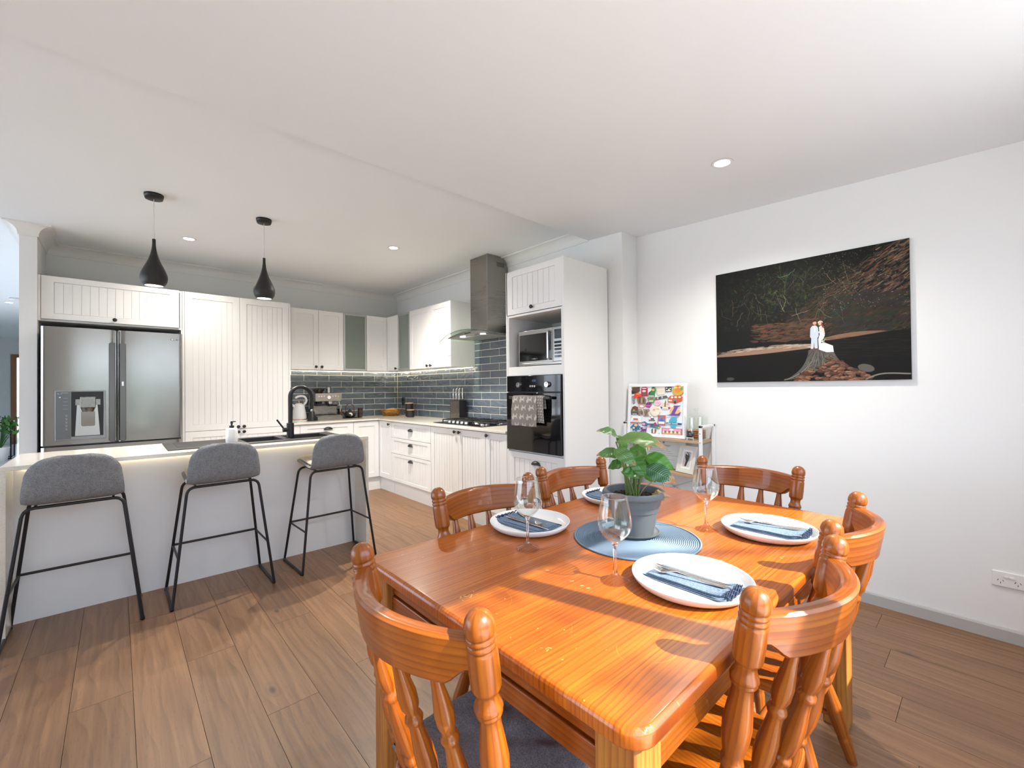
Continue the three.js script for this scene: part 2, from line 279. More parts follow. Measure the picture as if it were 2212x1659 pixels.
// 45-degree cut of a cornice end at the outer corner (cx, cz): the end runs out as far as the profile stands off
function miter(g, axis, sign, cx, cz) { const p = g.attributes.position; const zEnd = cz + 0.087; for (let i = 0; i < p.count; i++) if (Math.abs(p.getZ(i) - zEnd) < 1e-4) p.setZ(i, cz + Math.abs(p.getX(i) - cx)); g.computeVertexNormals(); return g; }
function miterBoth(g) { const p = g.attributes.position; for (let i = 0; i < p.count; i++) { const d = p.getZ(i) + 5.32; p.setX(i, p.getX(i) < -0.54 ? -0.59 - d : -0.49 + d); } g.computeVertexNormals(); return g; }
// skirting on the dining wall
struct('baseboard_right', extrude([[0, 0], [0.014, 0], [0.014, 0.058], [0.010, 0.066], [0, 0.068]], REAR + 2.04).applyMatrix4(new THREE.Matrix4().makeScale(-1, 1, 1)).translate(DINE, 0, -2.04), M.baseboard);
{ const b = scene.children[scene.children.length - 1]; b.geometry = flip(b.geometry); }
// garden door opening behind the camera: aluminium frame and one panel slid open
{
  const w = struct('window_1', [bx(JAMB0, JAMB0 + 0.05, 0, HEAD, REAR + 0.01, REAR + 0.11), bx(JAMB1 - 0.05, JAMB1, 0, HEAD, REAR + 0.01, REAR + 0.11), bx(JAMB0, JAMB1, HEAD - 0.03, HEAD, REAR + 0.01, REAR + 0.11), bx(JAMB0, 1.25, -0.012, 0.015, REAR + 0.01, REAR + 0.11), bx(1.25, JAMB1, 1.08, 1.10, REAR + 0.01, REAR + 0.11), bx(1.20, 1.25, 0.015, HEAD, REAR + 0.01, REAR + 0.11)], M.whiteMetal);
  const x = 0.05; struct('sliding_panel', [bx(JAMB0 + 0.05, JAMB0 + 0.1, 0.015, HEAD - 0.03, REAR + 0.03, REAR + 0.06), bx(x - 0.05, x, 0.015, HEAD - 0.03, REAR + 0.03, REAR + 0.06), bx(JAMB0 + 0.1, x - 0.05, 0.015, 0.1, REAR + 0.03, REAR + 0.06), bx(JAMB0 + 0.1, x - 0.05, HEAD - 0.09, HEAD - 0.03, REAR + 0.03, REAR + 0.06)], M.whiteMetal, w);
  struct('pane', bx(JAMB0 + 0.1, x - 0.05, 0.1, HEAD - 0.09, REAR + 0.043, REAR + 0.047), phys({ color: lin(1, 1, 1), roughness: 0, transmission: 1, thickness: 0, ior: 1.5 }), w);
  const s = struct('window_2', [bx(LEFT - 0.09, LEFT - 0.03, 0.12, 0.17, -9.9, -2.0), bx(LEFT - 0.09, LEFT - 0.03, 2.40, 2.45, -9.9, -2.0), ...[-9.9, -8.35, -6.8, -5.2, -3.65, -2.05].map((z) => bx(LEFT - 0.09, LEFT - 0.03, 0.12, 2.45, z, z + 0.05))], M.whiteMetal);  // unseen side window, added to bring more light into the kitchen
}
// front door at the end of the hall: timber frame, leaf with a glazed panel, side light
{
  const timber = std({ color: lin(0.30, 0.10, 0.035), roughness: 0.4 });
  const d = struct('door_1', [bx(-1.99, -1.89, 0, 2.28, HALL - 0.1, HALL + 0.02), bx(-0.91, -0.85, 0, 2.28, HALL - 0.1, HALL + 0.02), bx(-1.89, -0.91, 2.2, 2.28, HALL - 0.1, HALL + 0.02), bx(-1.80, -1.76, 0, 2.2, HALL - 0.1, HALL + 0.02)], timber);
  for (const [a, b] of [[-1.89, -1.80], [-1.76, -0.91]]) struct('pane', bx(a, b, 0.02, 2.2, HALL - 0.06, HALL - 0.05), phys({ color: lin(0.95, 1, 0.97), roughness: 0, transmission: 1, thickness: 0 }), d);
}
// garden: paving, lawn and a hedge that the fridge mirrors
struct('ground', bx(-9, 9, -0.16, -0.06, REAR + 0.2, 6.0), std({ color: lin(0.62, 0.61, 0.59), roughness: 0.85 }));
struct('ground', bx(-14, 14, -0.18, -0.07, 6.0, 16), std({ color: lin(0.10, 0.17, 0.05), roughness: 0.95 }));
struct('ground', bx(LEFT - 14, LEFT - T, -0.18, -0.07, -20, REAR), std({ color: lin(0.74, 0.73, 0.72), roughness: 0.9 }));  // unseen side ground, made pale to bounce light onto the kitchen ceiling
struct('ground', bx(-9, 6, -0.18, -0.07, HALL - 12, HALL - T), std({ color: lin(0.20, 0.22, 0.14), roughness: 0.95 }));
{
  const g = new THREE.BoxGeometry(20, 2.0, 1.2, 120, 14, 8), p = g.attributes.position, n = noiseOf(91);
  for (let i = 0; i < p.count; i++) { const x = p.getX(i), y = p.getY(i), z = p.getZ(i), k = n(x * 3 + 50, y * 3 + z * 2 + 20, 256, 256) - 0.5, k2 = n(x * 9 + 20, y * 9 + z * 7 + 70, 256, 256) - 0.5; p.setXYZ(i, x, y * (1 + 0.1 * k), z + 0.35 * k + 0.2 * k2); }
  g.computeVertexNormals(); solid('hedge', 'clipped green garden hedge beyond the lawn behind the viewer', 'hedge', g, std({ color: lin(0.07, 0.12, 0.035), roughness: 0.9 }), [0, 0.93, 9]);
}
{ // garden tree whose foliage dapples the sun on the table
  const t = thing('garden_tree', 'leafy garden tree outside the window behind the viewer', 'tree', [5.9, -0.07, 6.2]), base = V(5.9, -0.07, 6.2), r = rngOf(404), bark = std({ color: lin(0.10, 0.075, 0.05), roughness: 0.9 });
  const spots = [[0.68, -0.39, 7.0, 0.10], [0.80, -0.63, 7.4, 0.06], [0.66, -0.82, 7.3, 0.14], [0.97, -0.90, 7.2, 0.13], [1.27, -0.93, 7.3, 0.12], [0.46, -0.62, 7.2, 0.10]];
  const clumps = spots.map(([x, z, d, R]) => [V(x, 0.78, z).addScaledVector(SUN, d).sub(base), R]);
  for (let i = 0; i < 26; i++) { const a = r() * 6.283, h = 4.6 + r() * 2.4; clumps.push([V(Math.cos(a) * (0.2 + r() * 0.9), h, Math.sin(a) * (0.3 + r() * 0.9)), 0.30 + r() * 0.3]); }
  part(t, 'trunk', tube([[0, 0, 0], [0.05, 2.2, 0.1], [-0.1, 4.4, 0.1], [0, 6.2, 0.1]], 0.11, 24, 10), bark);
  part(t, 'branch', clumps.filter((_, i) => i % 3 === 0).map(([c]) => tube([[-0.1, 4.2, 0.1], [(c.x - 0.1) * 0.55, 4.3 + (c.y - 4.2) * 0.75, c.z * 0.5], c], 0.02, 12, 6)), bark);
  const pos = []; for (const [c, R] of clumps) { const n = Math.round(R * R * 1800); for (let i = 0; i < n; i++) { const d = V(r() - 0.5, r() - 0.5, r() - 0.5).normalize().multiplyScalar(R * Math.cbrt(r())).add(c), a = V(r() - 0.5, r() - 0.5, r() - 0.5).normalize(), b = a.clone().cross(V(r() - 0.5, r() - 0.5, r() - 0.5)).normalize(), p = d.clone().addScaledVector(a, 0.035), q = d.clone().addScaledVector(a, -0.035), s = d.clone().addScaledVector(b, 0.018), u = d.clone().addScaledVector(b, -0.018); for (const v of [p, s, q, p, q, u]) pos.push(v.x, v.y, v.z); } }
  const g = new THREE.BufferGeometry(); g.setAttribute('position', new THREE.Float32BufferAttribute(pos, 3)); g.computeVertexNormals(); part(t, 'foliage', g, std({ color: lin(0.06, 0.14, 0.03), roughness: 0.6, side: THREE.DoubleSide })).userData.kind = 'stuff';
}

// ---------------------------------------------------------------- wall tiles
{
  const tones = [[0.098, 0.122, 0.152], [0.086, 0.108, 0.136], [0.110, 0.134, 0.164], [0.092, 0.114, 0.142]].map((c) => phys({ color: lin(...c), roughness: 0.12, bumpMap: glazeBump, bumpScale: 0.014, clearcoat: 0.5, clearcoatRoughness: 0.08 }));
  const P = 0.317, R = 0.0805, g = 0.0055, th = 0.008, r = rngOf(15), cache = new Map();
  const tileGeo = (w, h, v) => { const k = w.toFixed(4) + h.toFixed(4) + v; if (!cache.has(k)) cache.set(k, boxUV(rb(-w / 2, w / 2, -h / 2, h / 2, 0, th, 0.0025, 1), 'x', v * 0.137, v * 0.071)); return cache.get(k); };
  struct('grout_bed', bx(1.465, RIGHT, 0.9, 1.552, BACK, BACK + 0.0085), M.grout, wallBack);
  struct('grout_bed', [bx(RIGHT - 0.0085, RIGHT, 0.9, 1.552, BACK, -4.04), bx(RIGHT - 0.0085, RIGHT, 0.9, 1.99, -4.04, -2.845)], M.grout, wallRight);
  const run = (wall, from, to, edge, y0, y1, place) => {
    let a = edge + Math.floor((from - edge) / P) * P;
    for (; a < to; a += P) { const s = Math.max(a, from) + g / 2, e = Math.min(a + P, to) - g / 2; if (e - s < 0.012) continue; const m = struct('tile', tileGeo(+(e - s).toFixed(3), +(y1 - y0 - g).toFixed(4), r() * 8 | 0), tones[r() * 4 | 0], wall); place(m, (s + e) / 2, (y0 + y1) / 2); }
  };
  for (let k = 0; k < 13; k++) {
    const y0 = Math.max(0.922, 0.932 + k * R - (k === 0 ? 0.01 : 0)), top = 0.932 + (k + 1) * R, odd = k % 2;
    if (y0 < 1.53) run(wallBack, 1.467, RIGHT - 0.012, (odd ? 1.94 : 1.778), y0, Math.min(top, 1.552), (m, x, y) => m.position.set(x, y, BACK + 0.003));
    const zr = (from, to, y1) => run(wallRight, from, to, odd ? -4.556 : -4.713 + 0, y0, y1, (m, z, y) => { m.position.set(RIGHT - 0.003, y, z); m.rotation.y = -PI / 2; });
    if (y0 < 1.53) zr(BACK + 0.012, top <= 1.552 ? -2.85 : -4.045, Math.min(top, 1.552)); if (top > 1.552) zr(-4.04, -2.85, Math.min(top, 1.99));
  }
}

// ---------------------------------------------------------------- cabinets. Local axes: x along the front, y up, z out of the front
const knobGeo = lathe(smooth([[0.006, 0], [0.006, 0.010], [0.008, 0.014], [0.0155, 0.018], [0.0165, 0.024], [0.012, 0.029], [0.0001, 0.031]], 4), 18).rotateX(PI / 2);
const cupGeo = (() => { // half-dome cup pull
  const g = new THREE.SphereGeometry(0.05, 20, 10, 0, PI, 0, PI / 2); g.scale(1, 0.62, 0.5); const plate = bx(-0.053, 0.053, -0.004, 0.004, 0, 0.003); return join([g, rot(new THREE.CircleGeometry(0.05, 20, 0, PI).scale(1, 0.62, 1).translate(0, 0, 0.001)), plate]);
})();
const boardCache = new Map();
function door(parent, name, x0, x1, y0, y1, o = {}) {
  const w = x1 - x0, h = y1 - y0, f = o.frame ?? 0.062, fy = o.frameY ?? f, t = 0.019, z = o.z ?? 0, base = 0.011;
  const d = part(parent, name, [bx(-w / 2, w / 2, -h / 2, h / 2, -t, -t + base), rb(-w / 2, -w / 2 + f, -h / 2, h / 2, -t + 0.002, 0, 0.0016, 1), rb(w / 2 - f, w / 2, -h / 2, h / 2, -t + 0.002, 0, 0.0016, 1), rb(-w / 2 + f - 0.002, w / 2 - f + 0.002, h / 2 - fy, h / 2, -t + 0.002, 0, 0.0016, 1), rb(-w / 2 + f - 0.002, w / 2 - f + 0.002, -h / 2, -h / 2 + fy, -t + 0.002, 0, 0.0016, 1)], o.mat || M.cab);
  d.position.set((x0 + x1) / 2, (y0 + y1) / 2, z);
  const iw = w - 2 * f - 0.004, ih = h - 2 * fy - 0.004;
  if (o.boards) {
    const n = o.boards, bw = iw / n, key = bw.toFixed(4) + '|' + ih.toFixed(4);
    if (!boardCache.has(key)) boardCache.set(key, rb(-bw / 2 + 0.0013, bw / 2 - 0.0013, -ih / 2, ih / 2, 0, 0.0045, 0.0018, 1));
    for (let i = 0; i < n; i++) { const b = part(d, 'board', boardCache.get(key), o.mat || M.cab); b.position.set(-iw / 2 + (i + 0.5) * bw, 0, -t + base - 0.0008); }
  }
  if (o.knob) { const k = part(d, 'knob', knobGeo, M.black, 'round black knob'); k.position.set(o.knob[0] - d.position.x, o.knob[1] - d.position.y, 0); }
  if (o.pull) { const k = part(d, 'cup_pull', cupGeo, M.black, 'black half-moon cup pull'); k.position.set(o.pull[0] - d.position.x, o.pull[1] - d.position.y, 0.0); }
  return d;
}
function glassDoor(parent, x0, x1, y0, y1, z = 0) {
  const f = 0.022, d = part(parent, 'door', [rb(x0, x0 + f, y0, y1, z - 0.02, z, 0.002, 1), rb(x1 - f, x1, y0, y1, z - 0.02, z, 0.002, 1), rb(x0 + f, x1 - f, y1 - f, y1, z - 0.02, z, 0.002, 1), rb(x0 + f, x1 - f, y0, y0 + f, z - 0.02, z, 0.002, 1)], M.aluminium, 'aluminium framed glass door');
  part(d, 'glass_pane', bx(x0 + f, x1 - f, y0 + f, y1 - f, z - 0.013, z - 0.009), M.frosted, 'frosted glass pane'); return d;
}
const carcass = (w0, w1, y0, y1, depth, t = 0.016, z = -0.02) => [bx(w0, w0 + t, y0, y1, -depth, z), bx(w1 - t, w1, y0, y1, -depth, z), bx(w0 + t, w1 - t, y0, y0 + t, -depth, z), bx(w0 + t, w1 - t, y1 - t, y1, -depth, z), bx(w0 + t, w1 - t, y0 + t, y1 - t, -depth, -depth + 0.01)];
const ZB = -5.361, XR = 2.526;             // door fronts of the back run and of the right run
const gapd = 0.0025;

{ // cupboard over the fridge
  const c = thing('overhead_cabinet', 'wide white grooved flip-up cupboard directly above the stainless fridge', 'cabinet', [0, 0, ZB]);
  part(c, 'body', [...carcass(-0.488, 0.478, 1.907, 2.290, 0.56), bx(-0.489, -0.475, 1.907, 2.292, -0.56, 0)], M.cab);
  door(c, 'door', -0.472, 0.455, 1.924, 2.292, { boards: 14, knob: [-0.013, 1.953], frame: 0.075, frameY: 0.05 });
}
{ // tall pantry
  const c = thing('pantry_cabinet', 'tall white grooved pantry cupboard between the fridge and the tiled corner', 'cabinet', [0, 0, ZB]);
  part(c, 'body', [bx(0.480, 0.496, 0, 2.290, -0.575, 0), bx(1.448, 1.464, 0, 2.288, -0.575, 0), bx(0.496, 1.448, 2.272, 2.288, -0.575, -0.02), bx(0.496, 1.448, 0.16, 0.176, -0.575, -0.02), bx(0.496, 1.448, 0, 0.16, -0.575, -0.06), bx(0.496, 1.448, 0.16, 2.288, -0.575, -0.565)], M.cab);
  door(c, 'door', 0.4985, 0.9675, 0.898, 2.290, { boards: 7, knob: [0.950, 0.921] }); door(c, 'door', 0.970, 1.446, 0.898, 2.290, { boards: 7, knob: [1.002, 0.921] });
  door(c, 'door', 0.4985, 0.9675, 0.165, 0.894, { boards: 7, knob: [0.950, 0.866] }); door(c, 'door', 0.970, 1.446, 0.165, 0.894, { boards: 7, knob: [1.002, 0.866] });
}
const fridgeWall = struct('trim_4', bx(0.470, 0.479, 0, 1.906, -5.90, -5.37), M.cab); fridgeWall.userData.kind = 'structure';
// wall cupboards, back run (fronts at z = -5.58)
const ZU = -5.58, UY0 = 1.548, UY1 = 2.286, ud = 0.352;
{
  const c = thing('wall_cabinet', 'white two-door wall cupboard beside the tall pantry, above the coffee machine', 'cabinet', [0, 0, ZU], 0, 'white wall cupboards'); part(c, 'body', carcass(1.467, 2.154, UY0, UY1, ud), M.cab);
  part(c, 'filler', bx(1.467, 1.532, UY0, UY1, -0.02, -0.001), M.cab);
  door(c, 'door', 1.533, 1.8445, UY0, UY1, { knob: [1.811, 1.586], frame: 0.058 }); door(c, 'door', 1.847, 2.1535, UY0, UY1, { knob: [1.880, 1.586], frame: 0.058 });
  const cups = (n, label, x0, y, z, turn) => 0;
  const g = thing('wall_cabinet', 'glass-fronted wall cupboard on the back wall with aluminium frame', 'cabinet', [0, 0, ZU], 0, 'white wall cupboards'); part(g, 'body', carcass(2.155, 2.463, UY0, UY1, ud), M.cab); part(g, 'shelf', bx(2.171, 2.447, 1.83, 1.848, -ud + 0.011, -0.03), M.cab); glassDoor(g, 2.157, 2.461, UY0, UY1);
  const k = thing('wall_cabinet', 'plain white corner wall cupboard folding round the inside corner', 'cabinet', [0, 0, ZU], 0, 'white wall cupboards');
  part(k, 'body', [bx(2.464, RIGHT - 0.012, UY0, UY0 + 0.016, -ud, -0.001 - 0.02), bx(2.464, RIGHT - 0.012, UY1 - 0.016, UY1, -ud, -0.021), bx(2.775, RIGHT - 0.012, UY0, UY0 + 0.016, -0.021, 0.308), bx(2.775, RIGHT - 0.012, UY1 - 0.016, UY1, -0.021, 0.308), bx(2.464, 2.48, UY0, UY1, -ud, -0.021), bx(2.775, RIGHT - 0.012, UY0, UY1, 0.292, 0.308), bx(2.48, RIGHT - 0.012, UY0, UY1, -ud, -ud + 0.01)], M.cab);
  door(k, 'door', 2.4655, 2.754, UY0, UY1, { frame: 0.058 });
  const s = new THREE.Group(); // second leaf faces the room from the right wall
  const d2 = door(k, 'door', 0.0015, 0.308, UY0, UY1, { frame: 0.058, knob: [0.272, 1.575] }); d2.rotation.y = -PI / 2; d2.position.set(2.754, (UY0 + UY1) / 2, 0.155);
}
{ // wall cupboards, right run (fronts at x = 2.754)
  const at = (z) => [2.754, 0, z], H = RIGHT - 0.012 - 2.754;
  const g = thing('wall_cabinet', 'narrow glass-fronted wall cupboard on the hood wall with aluminium frame', 'cabinet', at(-5.27), -PI / 2, 'white wall cupboards'); part(g, 'body', carcass(0.001, 0.308, UY0, UY1, H), M.cab); part(g, 'shelf', bx(0.017, 0.292, 1.83, 1.848, -H + 0.011, -0.03), M.cab); glassDoor(g, 0.003, 0.306, UY0, UY1);
  const c = thing('wall_cabinet', 'white two-door wall cupboard next to the range hood', 'cabinet', at(-4.96), -PI / 2, 'white wall cupboards'); part(c, 'body', carcass(0, 0.905, UY0, UY1, H), M.cab);
  door(c, 'door', 0.002, 0.4955, UY0, UY1, { knob: [0.440, 1.577] }); door(c, 'door', 0.498, 0.903, UY0, UY1, { knob: [0.517, 1.577], frame: 0.058 });
  part(c, 'end_panel', bx(0.905, 0.922, UY0, UY1, -H, 0.001), M.cab);
}
{ // lower cupboards, back run
  const BY1 = 0.893, BY0 = 0.172, dep = 0.565;
  const c = thing('base_cabinet', 'plain white drawer unit below the coffee machine', 'cabinet', [0, 0, ZB], 0, 'white lower cupboards'); part(c, 'body', [...carcass(1.467, 2.189, BY0, 0.898, dep), bx(1.467, 2.189, 0, BY0, -dep, -0.045)], M.cab); part(c, 'filler', bx(1.467, 1.563, BY0, BY1, -0.02, -0.001), M.cab);
  door(c, 'drawer', 1.566, 2.188, 0.70, BY1, { frame: 0.075, frameY: 0.05, pull: [1.880, 0.825] }); door(c, 'drawer', 1.566, 2.188, 0.435, 0.697, { frame: 0.075, frameY: 0.05, pull: [1.880, 0.60] }); door(c, 'drawer', 1.566, 2.188, BY0, 0.432, { frame: 0.075, frameY: 0.05, pull: [1.880, 0.34] });
  const k = thing('base_cabinet', 'plain white corner base cupboard with two leaves meeting at the inside corner', 'cabinet', [0, 0, ZB], 0, 'white lower cupboards');
  part(k, 'body', [bx(2.191, RIGHT - 0.012, BY0, BY0 + 0.016, -dep, -0.022), bx(2.55, RIGHT - 0.012, BY0, BY0 + 0.016, -0.022, 0.33), bx(2.191, 2.207, BY0, 0.898, -dep, -0.022), bx(2.55, RIGHT - 0.012, BY0, 0.898, 0.322, 0.338), bx(2.191, RIGHT - 0.012, 0, BY0, -dep, -0.040), bx(2.566, RIGHT - 0.012, 0, BY0, -0.04, 0.338)], M.cab);
  door(k, 'door', 2.192, XR - 0.002, BY0, BY1); const d2 = door(k, 'door', 0.001, 0.338, BY0, BY1, { knob: [0.29, 0.862] }); d2.rotation.y = -PI / 2; d2.position.set(XR, (BY0 + BY1) / 2, 0.1705);
  // right run
  const at = (z) => [XR, 0, z], D = RIGHT - 0.012 - XR, kick = (w) => bx(0.0, w, 0, BY0, -D, -0.04);
  const dr = thing('base_cabinet', 'white grooved three-drawer unit with black cup pulls', 'cabinet', at(-5.018), -PI / 2, 'white lower cupboards'); part(dr, 'body', [...carcass(0, 0.916, BY0, 0.898, D), kick(0.916)], M.cab);
  for (const [a, b, py] of [[0.706, BY1, 0.805], [0.512, 0.702, 0.628], [BY0, 0.508, 0.44]]) door(dr, 'drawer', 0.002, 0.914, a, b, { boards: 14, frame: 0.07, frameY: 0.036, pull: [0.472, py] });
  const dd = thing('base_cabinet', 'white grooved two-door unit below the cooktop', 'cabinet', at(-4.100), -PI / 2, 'white lower cupboards'); part(dd, 'body', [...carcass(0, 0.946, BY0, 0.898, D), kick(0.946)], M.cab);
  door(dd, 'door', 0.002, 0.5105, BY0, BY1, { boards: 8, knob: [0.468, 0.866] }); door(dd, 'door', 0.513, 0.944, BY0, BY1, { boards: 7, knob: [0.545, 0.866] });
  const sd = thing('base_cabinet', 'narrow white grooved single-door unit beside the oven tower', 'cabinet', at(-3.152), -PI / 2, 'white lower cupboards'); part(sd, 'body', [...carcass(0, 0.300, BY0, 0.898, D), kick(0.300)], M.cab);
  door(sd, 'door', 0.002, 0.298, BY0, BY1, { boards: 4, knob: [0.034, 0.866] });
}
{ // oven tower
  const D = RIGHT - 0.013 - XR, c = thing('oven_tower', 'tall white cabinet tower holding the microwave and the black oven', 'cabinet', [XR, 0, -2.849], -PI / 2);
  part(c, 'body', [bx(0, 0.018, 0, 2.306, -D, 0.0), bx(0.649, 0.668, 0, 2.306, -D, 0.001), bx(0.018, 0.649, 2.288, 2.306, -D, -0.02), bx(0.018, 0.649, 1.908, 1.925, -D, -0.004), bx(0.018, 0.649, 1.462, 1.480, -D, -0.002), bx(0.018, 0.649, 1.405, 1.462, -0.03, -0.002), bx(0.018, 0.649, 0.757, 0.773, -D, -0.02), bx(0.018, 0.649, 0, 0.16, -D, -0.05), bx(0.018, 0.649, 0.16, 2.29, -D, -D + 0.012), bx(0.018, 0.034, 1.48, 1.908, -D, -0.003), bx(0.636, 0.649, 1.48, 1.908, -D, -0.003)], M.cab);
  door(c, 'door', 0.006, 0.648, 1.930, 2.306, { boards: 8, frame: 0.075, frameY: 0.05, knob: [0.330, 1.966] });
  door(c, 'drawer', 0.020, 0.648, 0.455, 0.758, { boards: 8, frame: 0.07, frameY: 0.05, pull: [0.350, 0.672] }); door(c, 'drawer', 0.020, 0.648, 0.165, 0.452, { boards: 8, frame: 0.07, frameY: 0.05, pull: [0.350, 0.375] });
}
{ // stone tops
  const y0 = 0.9, y1 = 0.922, b = 0.003;
  const s = new THREE.Shape([[1.466, BACK + 0.012], [RIGHT - 0.012, BACK + 0.012], [RIGHT - 0.012, -2.850], [2.506, -2.850], [2.506, -5.341], [1.466, -5.341]].map(([x, z]) => new THREE.Vector2(x, -z)));
  solid('stone_worktop', 'pale speckled stone worktop running round the tiled kitchen corner', 'worktop', boxUV(rot(extrude(s, y1 - y0, b), -PI / 2).translate(0, y0, 0), 'x'), M.quartz);
}
{ // island: stone top with waterfall ends, white panelled base recessed under the overhang
  const x0 = -0.456, x1 = 1.546, zf = -3.48, zb = -4.15, y1 = 0.912, th = 0.024, t = thing('island_bench', 'pale speckled stone island top with waterfall ends', 'worktop', [0, 0, 0]);
  const hole = [0.27, 1.36, -4.055, -3.655];
  const s = new THREE.Shape([[x0, -zf], [x1, -zf], [x1, -zb], [x0, -zb]].map(([x, y]) => new THREE.Vector2(x, y)));
  s.holes.push(new THREE.Path([[0.70, 3.70], [0.70, 4.03], [1.34, 4.03], [1.34, 3.70]].map(([x, y]) => new THREE.Vector2(x, y))));
  part(t, 'stone_slab', boxUV(rot(extrude(s, th, 0.002), -PI / 2).translate(0, y1 - th, 0), 'x'), M.quartz);
  part(t, 'waterfall_end', boxUV(rb(x0, x0 + th, 0, y1 - th, zb, zf, 0.002, 1), 'z'), M.quartz); part(t, 'waterfall_end', boxUV(rb(x1 - th, x1, 0, y1 - th, zb, zf, 0.002, 1), 'z'), M.quartz);
  const c = thing('island_cabinet', 'smooth white island cabinet behind the bar stools, recessed under the stone overhang', 'cabinet', [0, 0, 0]);
  part(c, 'back_panel', bx(x0 + th, x1 - th, 0, y1 - th, -3.715, -3.700), M.panel); part(c, 'body', [bx(x0 + th, 0.66, 0, y1 - th - 0.001, -4.13, -3.716), bx(0.66, x1 - th, 0, 0.66, -4.13, -3.716)], M.cab);
  // warm strip light tucked under the overhang
  const led = thing('strip_light', 'warm light strip hidden under the island overhang', 'strip light', [0, 0, 0]); part(led, 'diffuser', bx(x0 + 0.05, x1 - 0.05, y1 - th - 0.009, y1 - th - 0.001, -3.695, -3.683), M.ledWarm);
  const l = new THREE.RectAreaLight(lin(1, 0.74, 0.42), 5, x1 - x0 - 0.1, 0.012); l.name = 'strip_glow'; l.position.set((x0 + x1) / 2, y1 - th - 0.011, -3.689); l.lookAt((x0 + x1) / 2, 0, -3.689); led.add(l);
}

